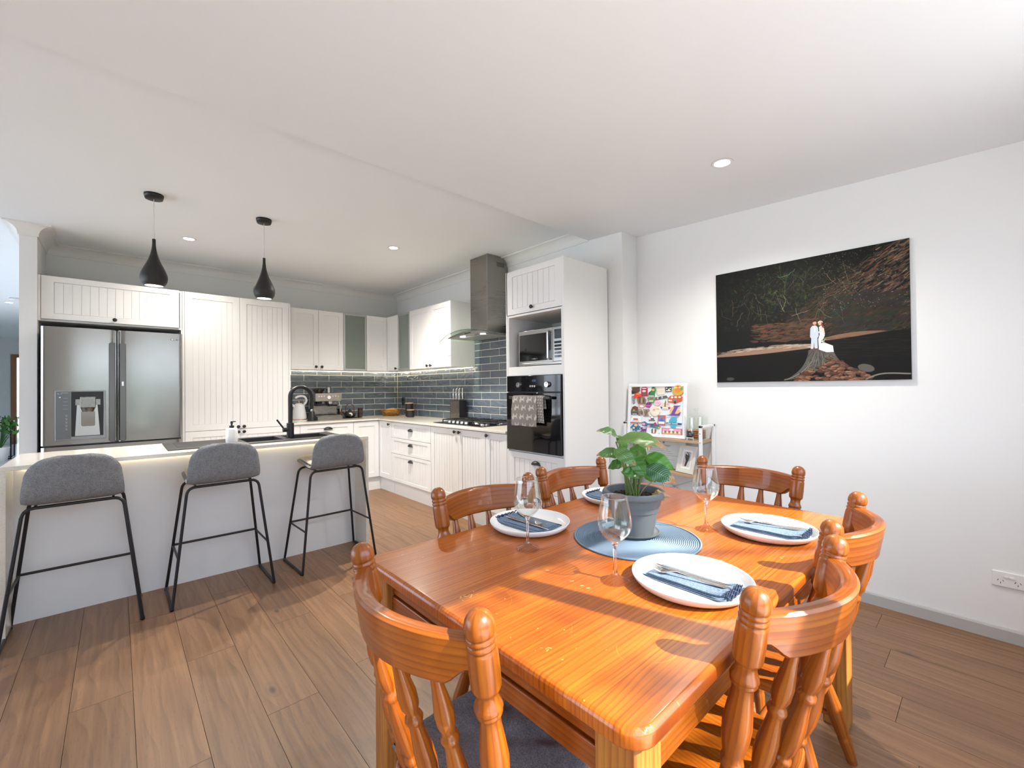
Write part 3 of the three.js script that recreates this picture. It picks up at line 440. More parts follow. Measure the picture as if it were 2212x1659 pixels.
// ---------------------------------------------------------------- fridge
{
  const f = thing('fridge', 'large stainless French-door fridge with an ice and water dispenser', 'fridge', [0, 0, -5.22]);
  const w0 = -0.461, w1 = 0.464, H = 1.848, S = M.steel;
  part(f, 'body', bx(w0 + 0.006, w1 - 0.006, 0.03, 1.828, -0.66, -0.075), std({ color: lin(0.18, 0.18, 0.18), roughness: 0.5, metalness: 0.4 }));
  part(f, 'hinge_cover', [rb(w0 + 0.02, w0 + 0.12, 1.828, 1.846, -0.2, -0.06, 0.005), rb(w1 - 0.12, w1 - 0.02, 1.828, 1.846, -0.2, -0.06, 0.005)], M.black);
  // doors bulge gently and roll off at the edges
  const slab = (x0, x1, y0, y1, ri) => { const g = new THREE.BoxGeometry(x1 - x0, y1 - y0, 0.07, 60, 1, 1).translate((x0 + x1) / 2, (y0 + y1) / 2, -0.035), p = g.attributes.position; for (let i = 0; i < p.count; i++) if (p.getZ(i) > -0.01) { const x = p.getX(i), e0 = x - x0, e1 = x1 - x, r0 = ri < 0 ? 0.05 : 0.025, r1 = ri < 0 ? 0.025 : 0.05, u = (x - x0) / (x1 - x0); let z = 0.012 * Math.sin(u * PI); if (e0 < r0) z -= r0 * 0.45 * (1 - Math.sqrt(Math.max(0, 1 - ((r0 - e0) / r0) ** 2))); if (e1 < r1) z -= r1 * 0.45 * (1 - Math.sqrt(Math.max(0, 1 - ((r1 - e1) / r1) ** 2))); p.setZ(i, z); } g.computeVertexNormals(); return boxUV(g, 'x'); };
  const L = part(f, 'door', slab(w0, -0.004, 0.86, H, 1), S), R = part(f, 'door', slab(0.006, w1, 0.86, H, -1), S);
  part(f, 'freezer_drawer', slab(w0, w1, 0.05, 0.845, 0), S);
  const grip = std({ color: lin(0.16, 0.155, 0.15), metalness: 1, roughness: 0.35 });
  const hg = (x) => { const g = extrude(roundRect(0.040, 0.87, 0.016), 0.006, 0.002).translate(x, 1.30, 0.012); return g; };
  part(L, 'handle', hg(-0.030), grip, 'long recessed grip'); part(R, 'handle', hg(0.040), grip, 'long recessed grip');
  part(L, 'door_trim', rb(-0.0085, -0.004, 0.866, 1.842, -0.012, 0.004, 0.002), M.chrome); part(R, 'door_trim', rb(0.006, 0.0105, 0.866, 1.842, -0.012, 0.004, 0.002), M.chrome);
  part(R, 'button', rb(0.033, 0.047, 1.352, 1.392, 0.014, 0.019, 0.002), M.chrome);
  const d = part(L, 'dispenser', [rb(-0.380, -0.284, 0.897, 1.315, 0.004, 0.0135, 0.004), rb(-0.087, -0.071, 0.897, 1.315, 0.004, 0.0135, 0.003), rb(-0.285, -0.086, 0.897, 0.925, 0.004, 0.0135, 0.003), rb(-0.285, -0.086, 1.303, 1.315, 0.004, 0.0135, 0.003)], std({ color: lin(0.30, 0.31, 0.32), metalness: 0.7, roughness: 0.4 }), 'grey dispenser surround with control strip');
  // recess: dark niche, steel back, nozzle and paddle
  part(d, 'niche', [bx(-0.284, -0.087, 0.926, 1.303, 0.0118, 0.0124)], M.black);
  part(d, 'niche_back', extrude([[-0.262, 0.93], [-0.108, 0.93], [-0.125, 1.20], [-0.25, 1.20]], 0.003).translate(0, 0, 0.0125), std({ color: lin(0.55, 0.55, 0.53), metalness: 0.9, roughness: 0.35 }));
  part(d, 'nozzle', [rb(-0.232, -0.134, 1.165, 1.262, 0.0125, 0.03, 0.006), cyl(0.035, 0.045, 0.03, -0.183, 1.135, 0.03, 20), bx(-0.26, -0.106, 1.19, 1.24, 0.0125, 0.016)], M.steelDark);
  part(d, 'paddle', rot(extrude(roundRect(0.085, 0.13, 0.012), 0.006, 0.002), 0.12).translate(-0.182, 1.075, 0.018), M.steel);
  const tex = canvasTex(128, 512, (g, w, h) => { g.fillStyle = '#6c7072'; g.fillRect(0, 0, w, h); g.fillStyle = '#c9ccd2'; g.font = '13px sans-serif'; g.fillText('LG', 36, 30); g.fillRect(14, 20, 12, 6); g.fillText('SlimSpace', 46, 18); g.fillStyle = '#dfe6ff'; g.fillRect(28, 56, 14, 10); g.fillStyle = '#9ea2a6'; for (let i = 0; i < 4; i++) g.fillRect(62, 70 + i * 38, 40, 4); for (let i = 0; i < 5; i++) { g.fillRect(80, 250 + i * 36, 20, 4); g.fillRect(84, 260 + i * 36, 14, 8); } });
  part(d, 'control_strip', new THREE.PlaneGeometry(0.088, 0.40).translate(-0.331, 1.106, 0.0139), std({ map: tex, roughness: 0.3, metalness: 0.3 }), 'grey control strip with small print');
  const logo = canvasTex(256, 64, (g, w, h) => { g.fillStyle = '#8d8b87'; g.fillRect(0, 0, w, h); g.fillStyle = '#efefef'; g.beginPath(); g.arc(60, 32, 24, 0, 7); g.fill(); g.font = 'bold 44px sans-serif'; g.fillText('LG', 108, 48); });
  part(R, 'maker_badge', new THREE.PlaneGeometry(0.06, 0.015).translate(0.405, 1.79, 0.0085), std({ map: logo, roughness: 0.4, metalness: 0.6 }), 'small LG badge');
}
// ---------------------------------------------------------------- microwave in the niche
{
  const m = thing('microwave', 'stainless microwave with black window in the tower niche', 'microwave', [2.585, 1.4805, -2.500], -PI / 2);
  const w = 0.255, h = 0.305;
  part(m, 'body', rb(-w, w, 0.012, h, -0.40, -0.02, 0.006), M.black); part(m, 'foot', [-1, 1].flatMap((s) => [cyl(0.012, 0.012, 0.014, s * 0.21, 0, -0.05), cyl(0.012, 0.012, 0.014, s * 0.21, 0, -0.36)]), M.black);
  const d = part(m, 'door', [rb(-w, 0.145, 0.028, h, -0.022, 0, 0.004), rb(-w, w, 0.008, 0.030, -0.022, 0.002, 0.003)], M.steel);
  part(d, 'window', extrude(roundRect(0.366, 0.225, 0.008), 0.003, 0.001).translate(-0.055, 0.158, 0), M.blackGlass);
  part(d, 'handle', [rod([[0.118, 0.05, 0], [0.118, 0.05, 0.032], [0.118, 0.275, 0.032], [0.118, 0.275, 0]], 0.008, 0.012)], M.chrome, 'upright chrome bar handle');
  const p = part(m, 'control_panel', rb(0.147, w, 0.030, h, -0.022, 0, 0.003), M.steel); part(p, 'keypad', [bx(0.165, 0.24, 0.21, 0.285, 0, 0.002), ...[0, 1, 2, 3, 4].map((i) => bx(0.165, 0.24, 0.06 + i * 0.028, 0.078 + i * 0.028, 0, 0.003))], M.blackGlass);
  const t = canvasTex(256, 64, (g) => { g.fillStyle = '#0a0a0a'; g.fillRect(0, 0, 256, 64); g.fillStyle = '#e8e8e8'; g.font = '40px sans-serif'; g.fillText('omega', 60, 46); });
  part(d, 'maker_badge', new THREE.PlaneGeometry(0.075, 0.016).translate(-0.06, 0.062, 0.0034), std({ map: t, roughness: 0.3 }));
}
// ---------------------------------------------------------------- oven and towel
{
  const o = thing('wall_oven', 'black glass built-in oven in the white tower', 'oven', [XR - 0.001, 0.774, -2.5155], -PI / 2);
  part(o, 'body', bx(-0.295, 0.295, 0, 0.626, -0.54, -0.004), M.black);
  const p = part(o, 'control_panel', rb(-0.309, 0.309, 0.494, 0.628, -0.004, 0.018, 0.003), M.blackGlass);
  for (const x of [-0.150, 0.175]) { const k = part(p, 'knob', cyl(0.024, 0.021, 0.02, 0, 0, 0, 24).rotateX(PI / 2).translate(x, 0.552, 0.018), M.chrome, 'round steel knob'); part(k, 'pointer', bx(x - 0.002, x + 0.002, 0.553, 0.572, 0.038, 0.0395), M.black); }
  for (const i of [-1, 0, 1]) part(p, 'button', cyl(0.009, 0.008, 0.010, 0, 0, 0, 16).rotateX(PI / 2).translate(0.012 + i * 0.024, 0.540, 0.018), M.chrome);
  const t = canvasTex(128, 64, (g) => { g.fillStyle = '#000'; g.fillRect(0, 0, 128, 64); g.fillStyle = '#2f55ff'; g.font = 'bold 44px monospace'; g.fillText('1:55', 10, 48); });
  part(p, 'display', new THREE.PlaneGeometry(0.05, 0.025).translate(0.022, 0.585, 0.0184), std({ color: lin(0, 0, 0), emissive: lin(1, 1, 1), emissiveMap: t, emissiveIntensity: 0.9, roughness: 0.2 }), 'blue clock digits');
  const d = part(o, 'door', rb(-0.309, 0.309, 0.002, 0.486, -0.004, 0.022, 0.003), M.blackGlass);
  part(d, 'handle', [rb(-0.235, 0.235, 0.434, 0.458, 0.05, 0.066, 0.006), rb(-0.225, -0.205, 0.436, 0.456, 0.02, 0.055, 0.003), rb(0.205, 0.225, 0.436, 0.456, 0.02, 0.055, 0.003)], M.black, 'black bar handle');
}
{
  // dog-print towel over the handle: front fall, fold over the bar, back fall
  const t = canvasTex(512, 512, (g, w, h) => {
    g.fillStyle = '#9b958d'; g.fillRect(0, 0, w, h); const r = rngOf(4); for (let i = 0; i < 9000; i++) { const k = 130 + r() * 60; g.fillStyle = `rgba(${k},${k - 4},${k - 10},0.25)`; g.fillRect(r() * w, r() * h, 2, 2); }
    const dog = (x, y, s) => { g.save(); g.translate(x, y); g.scale(s, s); g.fillStyle = '#dcd8d0'; g.beginPath(); g.moveTo(-44, -8); g.lineTo(-36, -34); g.lineTo(-28, -40); g.lineTo(-22, -34); g.lineTo(-8, -26); g.lineTo(-18, -16); g.lineTo(20, -12); g.lineTo(34, -30); g.lineTo(38, -28); g.lineTo(30, 0); g.lineTo(34, 26); g.lineTo(24, 26); g.lineTo(18, 6); g.lineTo(-14, 8); g.lineTo(-18, 26); g.lineTo(-28, 26); g.lineTo(-28, 0); g.closePath(); g.fill(); g.restore(); };
    for (let r2 = 0; r2 < 4; r2++) for (let c = -1; c < 4; c++) dog(70 + c * 150 + (r2 % 2) * 40, 60 + r2 * 132, 1.35);
  }); t.wrapS = t.wrapT = THREE.RepeatWrapping;
  const o = thing('tea_towel', 'grey tea towel with white dog print hanging on the oven handle', 'towel', [XR - 0.001, 0.774, -2.5155], -PI / 2);
  const sheet = (W, pts, fold, seed, x0) => { const nu = 30, n = noiseOf(seed); const c = new THREE.CatmullRomCurve3(pts.map(([y, z]) => V(0, y, z)), false, 'centripetal'), nv = 40, pos = [], uv = [], idx = []; const len = c.getLength();
    for (let side = 0; side < 2; side++) for (let j = 0; j <= nv; j++) { const p = c.getPointAt(j / nv), tg = c.getTangentAt(j / nv); const nz = tg.y, ny = -tg.z; for (let i = 0; i <= nu; i++) { const u = i / nu, far = Math.min(1, Math.abs(j / nv - fold) * 3), k = (n(u * 5, j / nv * 4, 256, 256) - 0.5) * 0.010 * far, off = (side ? 0.0022 : -0.0022) + k; pos.push(x0 + (u - 0.5) * W * (1 + 0.06 * (n(j / nv * 5, 3, 256, 256) - 0.5)) + 0.006 * far * (u - 0.5), p.y + ny * off + 0.004 * (n(u * 3, 9, 256, 256) - 0.5), p.z + nz * off); uv.push(u, (1 - j / nv) * len / W); } }
    const N = (nu + 1) * (nv + 1); for (let s = 0; s < 2; s++) for (let j = 0; j < nv; j++) for (let i = 0; i < nu; i++) { const a = s * N + j * (nu + 1) + i, b = a + 1, d = a + nu + 1, e = d + 1; s ? idx.push(a, b, d, b, e, d) : idx.push(a, d, b, b, d, e); }
    for (let j = 0; j < nv; j++) for (const i of [0, nu]) { const a = j * (nu + 1) + i, d = a + nu + 1; i ? idx.push(a, d, a + N, d, d + N, a + N) : idx.push(a, a + N, d, d, a + N, d + N); }
    for (let i = 0; i < nu; i++) for (const j of [0, nv]) { const a = j * (nu + 1) + i; j ? idx.push(a, a + N, a + 1, a + 1, a + N, a + N + 1) : idx.push(a, a + 1, a + N, a + 1, a + N + 1, a + N); }
    const g = new THREE.BufferGeometry(); g.setAttribute('position', new THREE.Float32BufferAttribute(pos, 3)); g.setAttribute('uv', new THREE.Float32BufferAttribute(uv, 2)); g.setIndex(idx); g.computeVertexNormals(); return g; };
  const mat = std({ map: t, roughness: 0.98, bumpMap: weaveBump, bumpScale: 0.0008 });
  part(o, 'cloth', sheet(0.285, [[0.218, 0.082], [0.30, 0.083], [0.40, 0.080], [0.452, 0.073], [0.464, 0.058], [0.452, 0.043], [0.40, 0.035], [0.26, 0.032]], 0.58, 5, -0.035), mat);
  part(o, 'cloth_tail', sheet(0.09, [[0.25, 0.062], [0.34, 0.068], [0.43, 0.072], [0.465, 0.0605], [0.44, 0.046], [0.36, 0.039]], 0.6, 8, 0.125), mat);
}
// ---------------------------------------------------------------- range hood
{
  const zc = -3.602, h = thing('range_hood', 'stainless chimney range hood with curved glass canopy', 'range hood', [RIGHT - 0.012, 0, zc]);
  // chimney, its back top corner cut round the cornice
  const prof = [[-0.272, 1.885], [-0.002, 1.885], [-0.002, 2.592]]; for (let i = 0; i <= 8; i++) { const a = i / 8 * PI / 2; prof.push([-0.012 - 0.072 * (1 - Math.cos(a)) , 2.598 + 0.072 * Math.sin(a)]); } prof.push([-0.095, 2.684], [-0.272, 2.684]);
  const c = part(h, 'chimney', boxUV(extrude(prof, 0.296, 0.001).translate(0, 0, -0.148), 'z'), M.steelDark);
  part(c, 'seam_strip', bx(-0.2745, -0.272, 1.885, 2.684, 0.128, 0.1485), M.steel); part(c, 'vent', [...Array(7)].map((_, i) => bx(-0.15, -0.045, 2.575 + i * 0.007, 2.5785 + i * 0.007, 0.148, 0.1495)), M.black);
  // canopy: lens-shaped steel body under a bent glass sheet
  const arcY = (z) => 1.893 - 0.085 * (z / 0.5) ** 2;
  const body = []; for (let i = 0; i <= 16; i++) { const z = -0.345 + 0.69 * i / 16; body.push([z, arcY(z) - 0.006 + 0]); } for (let i = 16; i >= 0; i--) { const z = -0.345 + 0.69 * i / 16; body.push([z, 1.838 + 0.012 * (1 - (z / 0.345) ** 2) - (Math.abs(z) > 0.34 ? 0 : 0)]); }
  const g = extrude(body.map(([z, y]) => [z, y]), 0.43).rotateY(PI / 2).translate(-0.432, 0, 0); // shape x -> -z, depth -> +x
  const cb = part(h, 'canopy', boxUV(g, 'x'), M.steel);
  for (const z of [-0.135, 0.205]) part(cb, 'lamp_lens', cyl(0.030, 0.030, 0.004, -0.385, 1.8405, z, 24), M.lampWarm, 'round lit hood lamp');
  part(cb, 'button', [...Array(5)].map((_, i) => sph(0.006, -0.434, 1.868, -0.03 + i * 0.02, 10)), M.black);
  part(cb, 'filter', bx(-0.34, -0.05, 1.843, 1.8485, -0.25, 0.25), M.aluminium);
  const seg = 40, pos = [], idx = [], uv = []; const front = (z) => -0.50 + 0.06 * (z / 0.5) ** 2;
  for (let s = 0; s < 2; s++) for (let i = 0; i <= seg; i++) { const z = -0.5 + i / seg, y = arcY(z) + (s ? 0.005 : 0); pos.push(front(z), y, z, -0.004, y, z); uv.push(0, 0, 1, 0); }
  const N = 2 * (seg + 1); for (let i = 0; i < seg; i++) { const a = 2 * i; idx.push(a, a + 1, a + 2, a + 1, a + 3, a + 2, N + a, N + a + 2, N + a + 1, N + a + 1, N + a + 2, N + a + 3); }
  const gg = new THREE.BufferGeometry(); gg.setAttribute('position', new THREE.Float32BufferAttribute(pos, 3)); gg.setAttribute('uv', new THREE.Float32BufferAttribute(uv, 2)); gg.setIndex(idx); gg.computeVertexNormals();
  const gl = part(h, 'glass_canopy', gg, M.hoodGlass, 'curved clear glass canopy'); const ed = []; for (let i = 0; i <= seg; i++) { const z = -0.5 + i / seg; ed.push([front(z) - 0.001, arcY(z) + 0.0025, z]); }
  part(gl, 'glass_edge', tube(ed, 0.0032, 60, 6), M.hoodEdge, 'dark green glass edge');
  for (const z of [-0.135, 0.205]) { const l = new THREE.SpotLight(lin(1, 0.93, 0.82), 1.0, 0, 0.9, 0.6); l.name = 'hood_light'; l.position.set(-0.385, 1.832, z); l.target.position.set(-0.385, 0, z); l.castShadow = true; h.add(l, l.target); }
}
// ---------------------------------------------------------------- cooktop
{
  const t = thing('cooktop', 'black glass gas cooktop with cast-iron trivets and steel knobs', 'cooktop', [2.84, 0.922, -3.745], -PI / 2);
  part(t, 'glass_plate', rb(-0.43, 0.43, 0, 0.008, -0.245, 0.235, 0.003), M.blackGlass);
  for (let i = 0; i < 5; i++) part(t, 'knob', lathe([[0.0001, 0], [0.021, 0], [0.021, 0.006], [0.018, 0.026], [0.016, 0.03], [0.0001, 0.03]], 20).translate(-0.185 + i * 0.075, 0.008, 0.18), M.chrome, 'steel knob');
  const iron = std({ color: lin(0.02, 0.02, 0.02), roughness: 0.7 });
  for (const [x, z, r] of [[-0.30, -0.12, 0.04], [-0.30, 0.09, 0.03], [0, -0.06, 0.062], [0.30, -0.12, 0.036], [0.30, 0.09, 0.045]]) { const b = part(t, 'burner', cyl(r * 1.15, r, 0.014, x, 0.008, z, 28), M.chrome); part(b, 'burner_cap', cyl(r * 0.9, r * 0.85, 0.010, x, 0.022, z, 28), iron); }
  for (const x of [-0.285, 0, 0.285]) part(t, 'trivet', [rod([[x - 0.13, 0.034, -0.215], [x + 0.13, 0.034, -0.215], [x + 0.13, 0.034, 0.125], [x - 0.13, 0.034, 0.125], [x - 0.13, 0.034, -0.215]], 0.006, 0.02, 6), bx(x - 0.005, x + 0.005, 0.032, 0.044, -0.215, 0.125), bx(x - 0.13, x + 0.13, 0.032, 0.044, -0.05, -0.04), bx(x - 0.07, x - 0.062, 0.032, 0.044, -0.21, 0.12), bx(x + 0.062, x + 0.07, 0.032, 0.044, -0.21, 0.12), ...[-1, 1].flatMap((s) => [cyl(0.006, 0.006, 0.028, x + s * 0.125, 0.008, -0.21, 8), cyl(0.006, 0.006, 0.028, x + s * 0.125, 0.008, 0.12, 8)])], iron);
}
// ---------------------------------------------------------------- sink, mixer tap, soap
{
  const stone = std({ color: lin(0.014, 0.014, 0.015), roughness: 0.5 });
  const s = thing('sink', 'black composite double-bowl sink with drainer set into the island', 'sink', [0, 0.912, 0]);
  const rim = new THREE.Shape([[0.245, 3.60], [1.42, 3.60], [1.42, 4.09], [0.245, 4.09]].map((p) => new THREE.Vector2(...p)));
  const bowls = [[0.715, 0.965, 3.715, 4.015], [1.02, 1.325, 3.715, 4.015]]; for (const [a, b, c, d] of bowls) rim.holes.push(new THREE.Path([[a, c], [a, d], [b, d], [b, c]].map((p) => new THREE.Vector2(...p))));
  part(s, 'rim', rot(extrude(rim, 0.006, 0.002), -PI / 2), stone);
  for (const [a, b, c, d] of bowls) part(s, 'bowl', [bx(a - 0.006, a, -0.19, 0.003, -d, -c), bx(b, b + 0.006, -0.19, 0.003, -d, -c), bx(a, b, -0.19, 0.003, -d - 0.006, -d), bx(a, b, -0.19, 0.003, -c, -c + 0.006), bx(a - 0.006, b + 0.006, -0.196, -0.19, -d - 0.006, -c + 0.006)], stone);
  part(s, 'drainer_rib', [...Array(7)].map((_, i) => rb(0.30, 0.67, 0.0055, 0.0075, -4.04 + i * 0.055, -4.03 + i * 0.055, 0.001, 1)), stone);
  const t = thing('mixer_tap', 'matte black gooseneck mixer tap standing between the sink bowls', 'tap', [1.036, 0.918, -3.805]);
  part(t, 'base', lathe([[0.0001, 0], [0.030, 0], [0.030, 0.006], [0.027, 0.010], [0.027, 0.115], [0.024, 0.118], [0.0001, 0.118]], 24), M.blackMetal);
  const arc = []; for (let i = 0; i <= 14; i++) { const a = PI * i / 14; arc.push([0.082 - 0.082 * Math.cos(a), 0.325 + 0.082 * Math.sin(a), -0.012 * i / 14]); }
  part(t, 'spout', tube([[0, 0.1, 0], [0, 0.2, 0], ...arc, [0.164, 0.27, -0.012]], 0.0165, 70, 14), M.blackMetal);
  part(t, 'spray_head', lathe([[0.0001, 0], [0.017, 0], [0.019, 0.012], [0.019, 0.055], [0.0001, 0.055]], 20).translate(0.164, 0.222, -0.012), M.blackMetal);
  part(t, 'lever', [along(cyl(0.018, 0.018, 0.035, 0, 0, 0, 18), [-0.02, 0.065, 0], [-0.055, 0.066, 0]), along(cyl(0.0065, 0.0065, 0.095, 0, 0, 0, 12), [-0.045, 0.07, 0], [-0.098, 0.148, 0])], M.blackMetal);
  const d = thing('soap_dispenser', 'white ceramic soap bottle with black pump on the sink drainer', 'soap dispenser', [0.620, 0.918, -3.73]);
  part(d, 'bottle', lathe(smooth([[0.0001, 0], [0.033, 0.0005], [0.037, 0.006], [0.037, 0.098], [0.033, 0.108], [0.014, 0.112]], 5), 28), M.ceramic);
  part(d, 'pump', [cyl(0.0155, 0.0155, 0.018, 0, 0.110, 0), cyl(0.006, 0.006, 0.018, 0, 0.127, 0), cyl(0.0085, 0.007, 0.016, 0, 0.143, 0), rb(-0.006, 0.026, 0.153, 0.160, -0.005, 0.005, 0.002)], M.black);
}
// ---------------------------------------------------------------- lamps
{
  const shell = std({ color: lin(0.013, 0.013, 0.014), roughness: 0.5 });
  const out = smooth([[0.010, 0.330], [0.011, 0.285], [0.018, 0.235], [0.034, 0.180], [0.058, 0.125], [0.075, 0.080], [0.0775, 0.055], [0.070, 0.022], [0.055, 0.0]], 6);
  const inn = smooth([[0.053, 0.0], [0.067, 0.023], [0.0735, 0.055], [0.071, 0.08], [0.054, 0.123], [0.02, 0.17], [0.0001, 0.18]], 5);
  const make = (x, z, label) => {
    const p = thing('pendant_lamp', label, 'pendant lamp', [x, 2.042, z], 0, 'black teardrop pendants over the island');
    part(p, 'shade', [lathe([[0.0001, 0.331], ...out, ...inn], 40)], shell, 'matte black teardrop shade');
    part(p, 'ceiling_rose', lathe([[0.0001, 0.645], [0.056, 0.645], [0.056, 0.634], [0.050, 0.612], [0.0001, 0.610]], 32), shell); part(p, 'cord', [cyl(0.0022, 0.0022, 0.285, 0, 0.328, 0, 8), cyl(0.004, 0.004, 0.045, 0, 0.328, 0, 10)], std({ color: lin(0.7, 0.7, 0.7), roughness: 0.3 }), 'clear hanging cord');
    part(p, 'bulb', cyl(0.0525, 0.055, 0.004, 0, 0.003, 0, 28), M.lampWarm, 'lit lamp face');
    const l = new THREE.SpotLight(lin(1, 0.92, 0.8), 5, 0, 1.1, 0.8); l.name = 'pendant_light'; l.position.set(0, -0.004, 0); l.target.position.set(0, -1, 0); l.castShadow = true; p.add(l, l.target);
  };
  make(0.194, -3.945, 'black teardrop pendant lamp hanging nearer the fridge'); make(0.884, -3.945, 'black teardrop pendant lamp hanging nearer the kitchen mixer tap');
  const dl = (x, z, y, label, tilt = 0, power = 7) => {
    const d = thing('downlight', label, 'downlight', [x, y, z], 0, 'round recessed ceiling downlights'); d.rotation.x = tilt;
    part(d, 'trim_ring', lathe([[0.040, -0.001], [0.046, -0.004], [0.054, -0.003], [0.056, 0], [0.040, 0]], 36), M.whiteMetal); part(d, 'lens', cyl(0.040, 0.040, 0.003, 0, -0.0025, 0, 32), glow(1, 0.95, 0.86, 6), 'glowing lens');
    const l = new THREE.SpotLight(lin(1, 0.93, 0.82), power, 0, 1.25, 1); l.name = 'downlight_beam'; l.position.set(0, -0.012, 0); l.target.position.set(0, -1, 0); l.castShadow = true; d.add(l, l.target);
  };
  dl(0.487, -4.89, CEIL, 'round ceiling downlight in the kitchen between the two pendants', 0, 4); dl(2.01, -3.92, CEIL, 'round ceiling downlight in the kitchen in front of the range hood', 0, 17); dl(2.50, -0.99, ceilY(-0.99), 'round ceiling downlight above the dining table end', 0.0418); dl(-1.22, -10.1, CEIL, 'round ceiling downlight far down the hallway');
  const led = (label, geo, w, pos, turn) => { const t = thing('strip_light', label, 'strip light', pos, turn, 'light strips under the wall cupboards'); part(t, 'diffuser', bx(-w / 2, w / 2, -0.006, 0, -0.006, 0.006), M.ledWarm); const l = new THREE.RectAreaLight(lin(1, 0.84, 0.6), 18, w, 0.012); l.name = 'strip_glow'; l.position.set(0, -0.008, 0); l.rotation.x = -PI / 2; t.add(l); };
  led('warm light strip under the back wall cupboards', 0, 1.58, [2.27, UY0 - 0.001, BACK + 0.035], 0); led('warm light strip under the hood-wall cupboards', 0, 1.84, [RIGHT - 0.035, UY0 - 0.001, -4.97], PI / 2);
}

// ---------------------------------------------------------------- bar stools (back towards +z)
{
  const shell = (offset, t0, t1, w, inset) => { // grid over the bent sheet: v from seat front edge over the fold to the top of the back
    const c = new THREE.CatmullRomCurve3([V(0, 0.735, -0.195), V(0, 0.747, -0.18), V(0, 0.741, -0.10), V(0, 0.730, 0.02), V(0, 0.726, 0.085), V(0, 0.740, 0.143), V(0, 0.790, 0.176), V(0, 0.87, 0.192), V(0, 0.970, 0.204)], false, 'centripetal');
    const nu = 24, nv = 48, L = [], pos = [], uv = [], idx = [];
    for (let s = 0; s < 2; s++) for (let j = 0; j <= nv; j++) { const v = j / nv, k = t0 + (t1 - t0) * v, p = c.getPointAt(k), tg = c.getTangentAt(k), ny = tg.z * 1, nz = -tg.y; for (let i = 0; i <= nu; i++) { const u = i / nu * 2 - 1;
      // outline: rounded at the top corners and at the front, a little narrower above
      const back = sstep(0.62, 1.0, k), d = Math.min((k - t0), (t1 - k)) * 0.66, R = k > 0.6 ? 0.115 : 0.07, dd = Math.max(0, Math.min(R, d)), hw = (w / 2) * (1 - 0.10 * back) - (R - Math.sqrt(Math.max(0, R * R - (R - dd) ** 2))) - inset;
      const x = u * Math.max(hw, 0.02), curve = 0.030 * u * u * sstep(0.55, 0.85, k), dish = 0.012 * u * u * (1 - sstep(0.4, 0.6, k)); const edge = Math.pow(Math.abs(u), 8) , th = 0.0155 * (1 - 0.75 * edge) * (0.3 + 0.7 * Math.sqrt(Math.min(1, d / 0.02))); const o2 = offset + (s ? th : -th);
      pos.push(x, p.y + ny * o2 + dish, p.z + nz * o2 - curve); uv.push(x, k * 0.66); } }
    const N = (nu + 1) * (nv + 1); for (let s = 0; s < 2; s++) for (let j = 0; j < nv; j++) for (let i = 0; i < nu; i++) { const a = s * N + j * (nu + 1) + i, b = a + 1, e = a + nu + 1, f = e + 1; s ? idx.push(a, e, b, b, e, f) : idx.push(a, b, e, b, f, e); }
    for (let j = 0; j < nv; j++) for (const i of [0, nu]) { const a = j * (nu + 1) + i, e = a + nu + 1; i ? idx.push(a, a + N, e, e, a + N, e + N) : idx.push(a, e, a + N, e, e + N, a + N); }
    for (let i = 0; i < nu; i++) for (const j of [0, nv]) { const a = j * (nu + 1) + i; j ? idx.push(a, a + 1, a + N, a + 1, a + N + 1, a + N) : idx.push(a, a + N, a + 1, a + 1, a + N, a + N + 1); }
    const g = new THREE.BufferGeometry(); g.setAttribute('position', new THREE.Float32BufferAttribute(pos, 3)); g.setAttribute('uv', new THREE.Float32BufferAttribute(uv, 2)); g.setIndex(idx); g.computeVertexNormals(); return g; };
  const s = thing('bar_stool', 'grey upholstered bar stool at the left end of the island', 'stool', [-0.165, 0, -3.455], 0, 'grey bar stools at the island');
  part(s, 'shell', shell(0, 0, 1, 0.395, 0), M.stoolGrey, 'grey fabric shell'); part(s, 'seat_pad', shell(0.020, 0.02, 0.56, 0.39, 0.010), M.stoolGreyLit, 'seat pad with light painted into the fabric');
  const R = 0.0085, fx = 0.272, tx = 0.180, zr = 0.190, zf = -0.208, tz = 0.128, tf = -0.125, ty = 0.704;
  part(s, 'rear_frame', rod([[-fx, R, zr], [-tx - 0.012, ty, tz], [tx + 0.012, ty, tz], [fx, R, zr]], R, 0.045, 10), M.blackMetal); part(s, 'front_frame', rod([[-fx, R, zf], [-tx - 0.012, ty, tf], [tx + 0.012, ty, tf], [fx, R, zf]], R, 0.045, 10), M.blackMetal);
  for (const k of [-1, 1]) { part(s, 'floor_rail', rod([[k * fx, R, zr + 0.004], [k * fx, R, zf - 0.004]], R, 0.01, 10), M.blackMetal); part(s, 'glide', [rb(k * fx - 0.011, k * fx + 0.011, 0, 0.012, zr - 0.03, zr - 0.005, 0.003), rb(k * fx - 0.011, k * fx + 0.011, 0, 0.012, zf + 0.005, zf + 0.03, 0.003)], M.black); part(s, 'seat_rail', rod([[k * 0.15, ty + 0.004, tz], [k * 0.15, ty + 0.004, tf]], 0.006, 0.01, 8), M.blackMetal); }
  const q = 0.29 / ty, ix = fx + (tx + 0.012 - fx) * q, iz = zf + (tf - zf) * q, jz = zr + (tz - zr) * q;
  part(s, 'footrest', [rod([[-ix, 0.29, iz], [ix, 0.29, iz]], 0.0075, 0.01, 10), rod([[-ix, 0.285, iz], [-ix, 0.285, jz]], 0.0065, 0.01, 8), rod([[ix, 0.285, iz], [ix, 0.285, jz]], 0.0065, 0.01, 8)], M.blackMetal);
  copyOf(s, [0.512, 0, -3.455], 0.0, 'grey upholstered bar stool in the middle of the three'); copyOf(s, [1.228, 0, -3.455], 0.03, 'grey upholstered bar stool at the right end of the island');
}

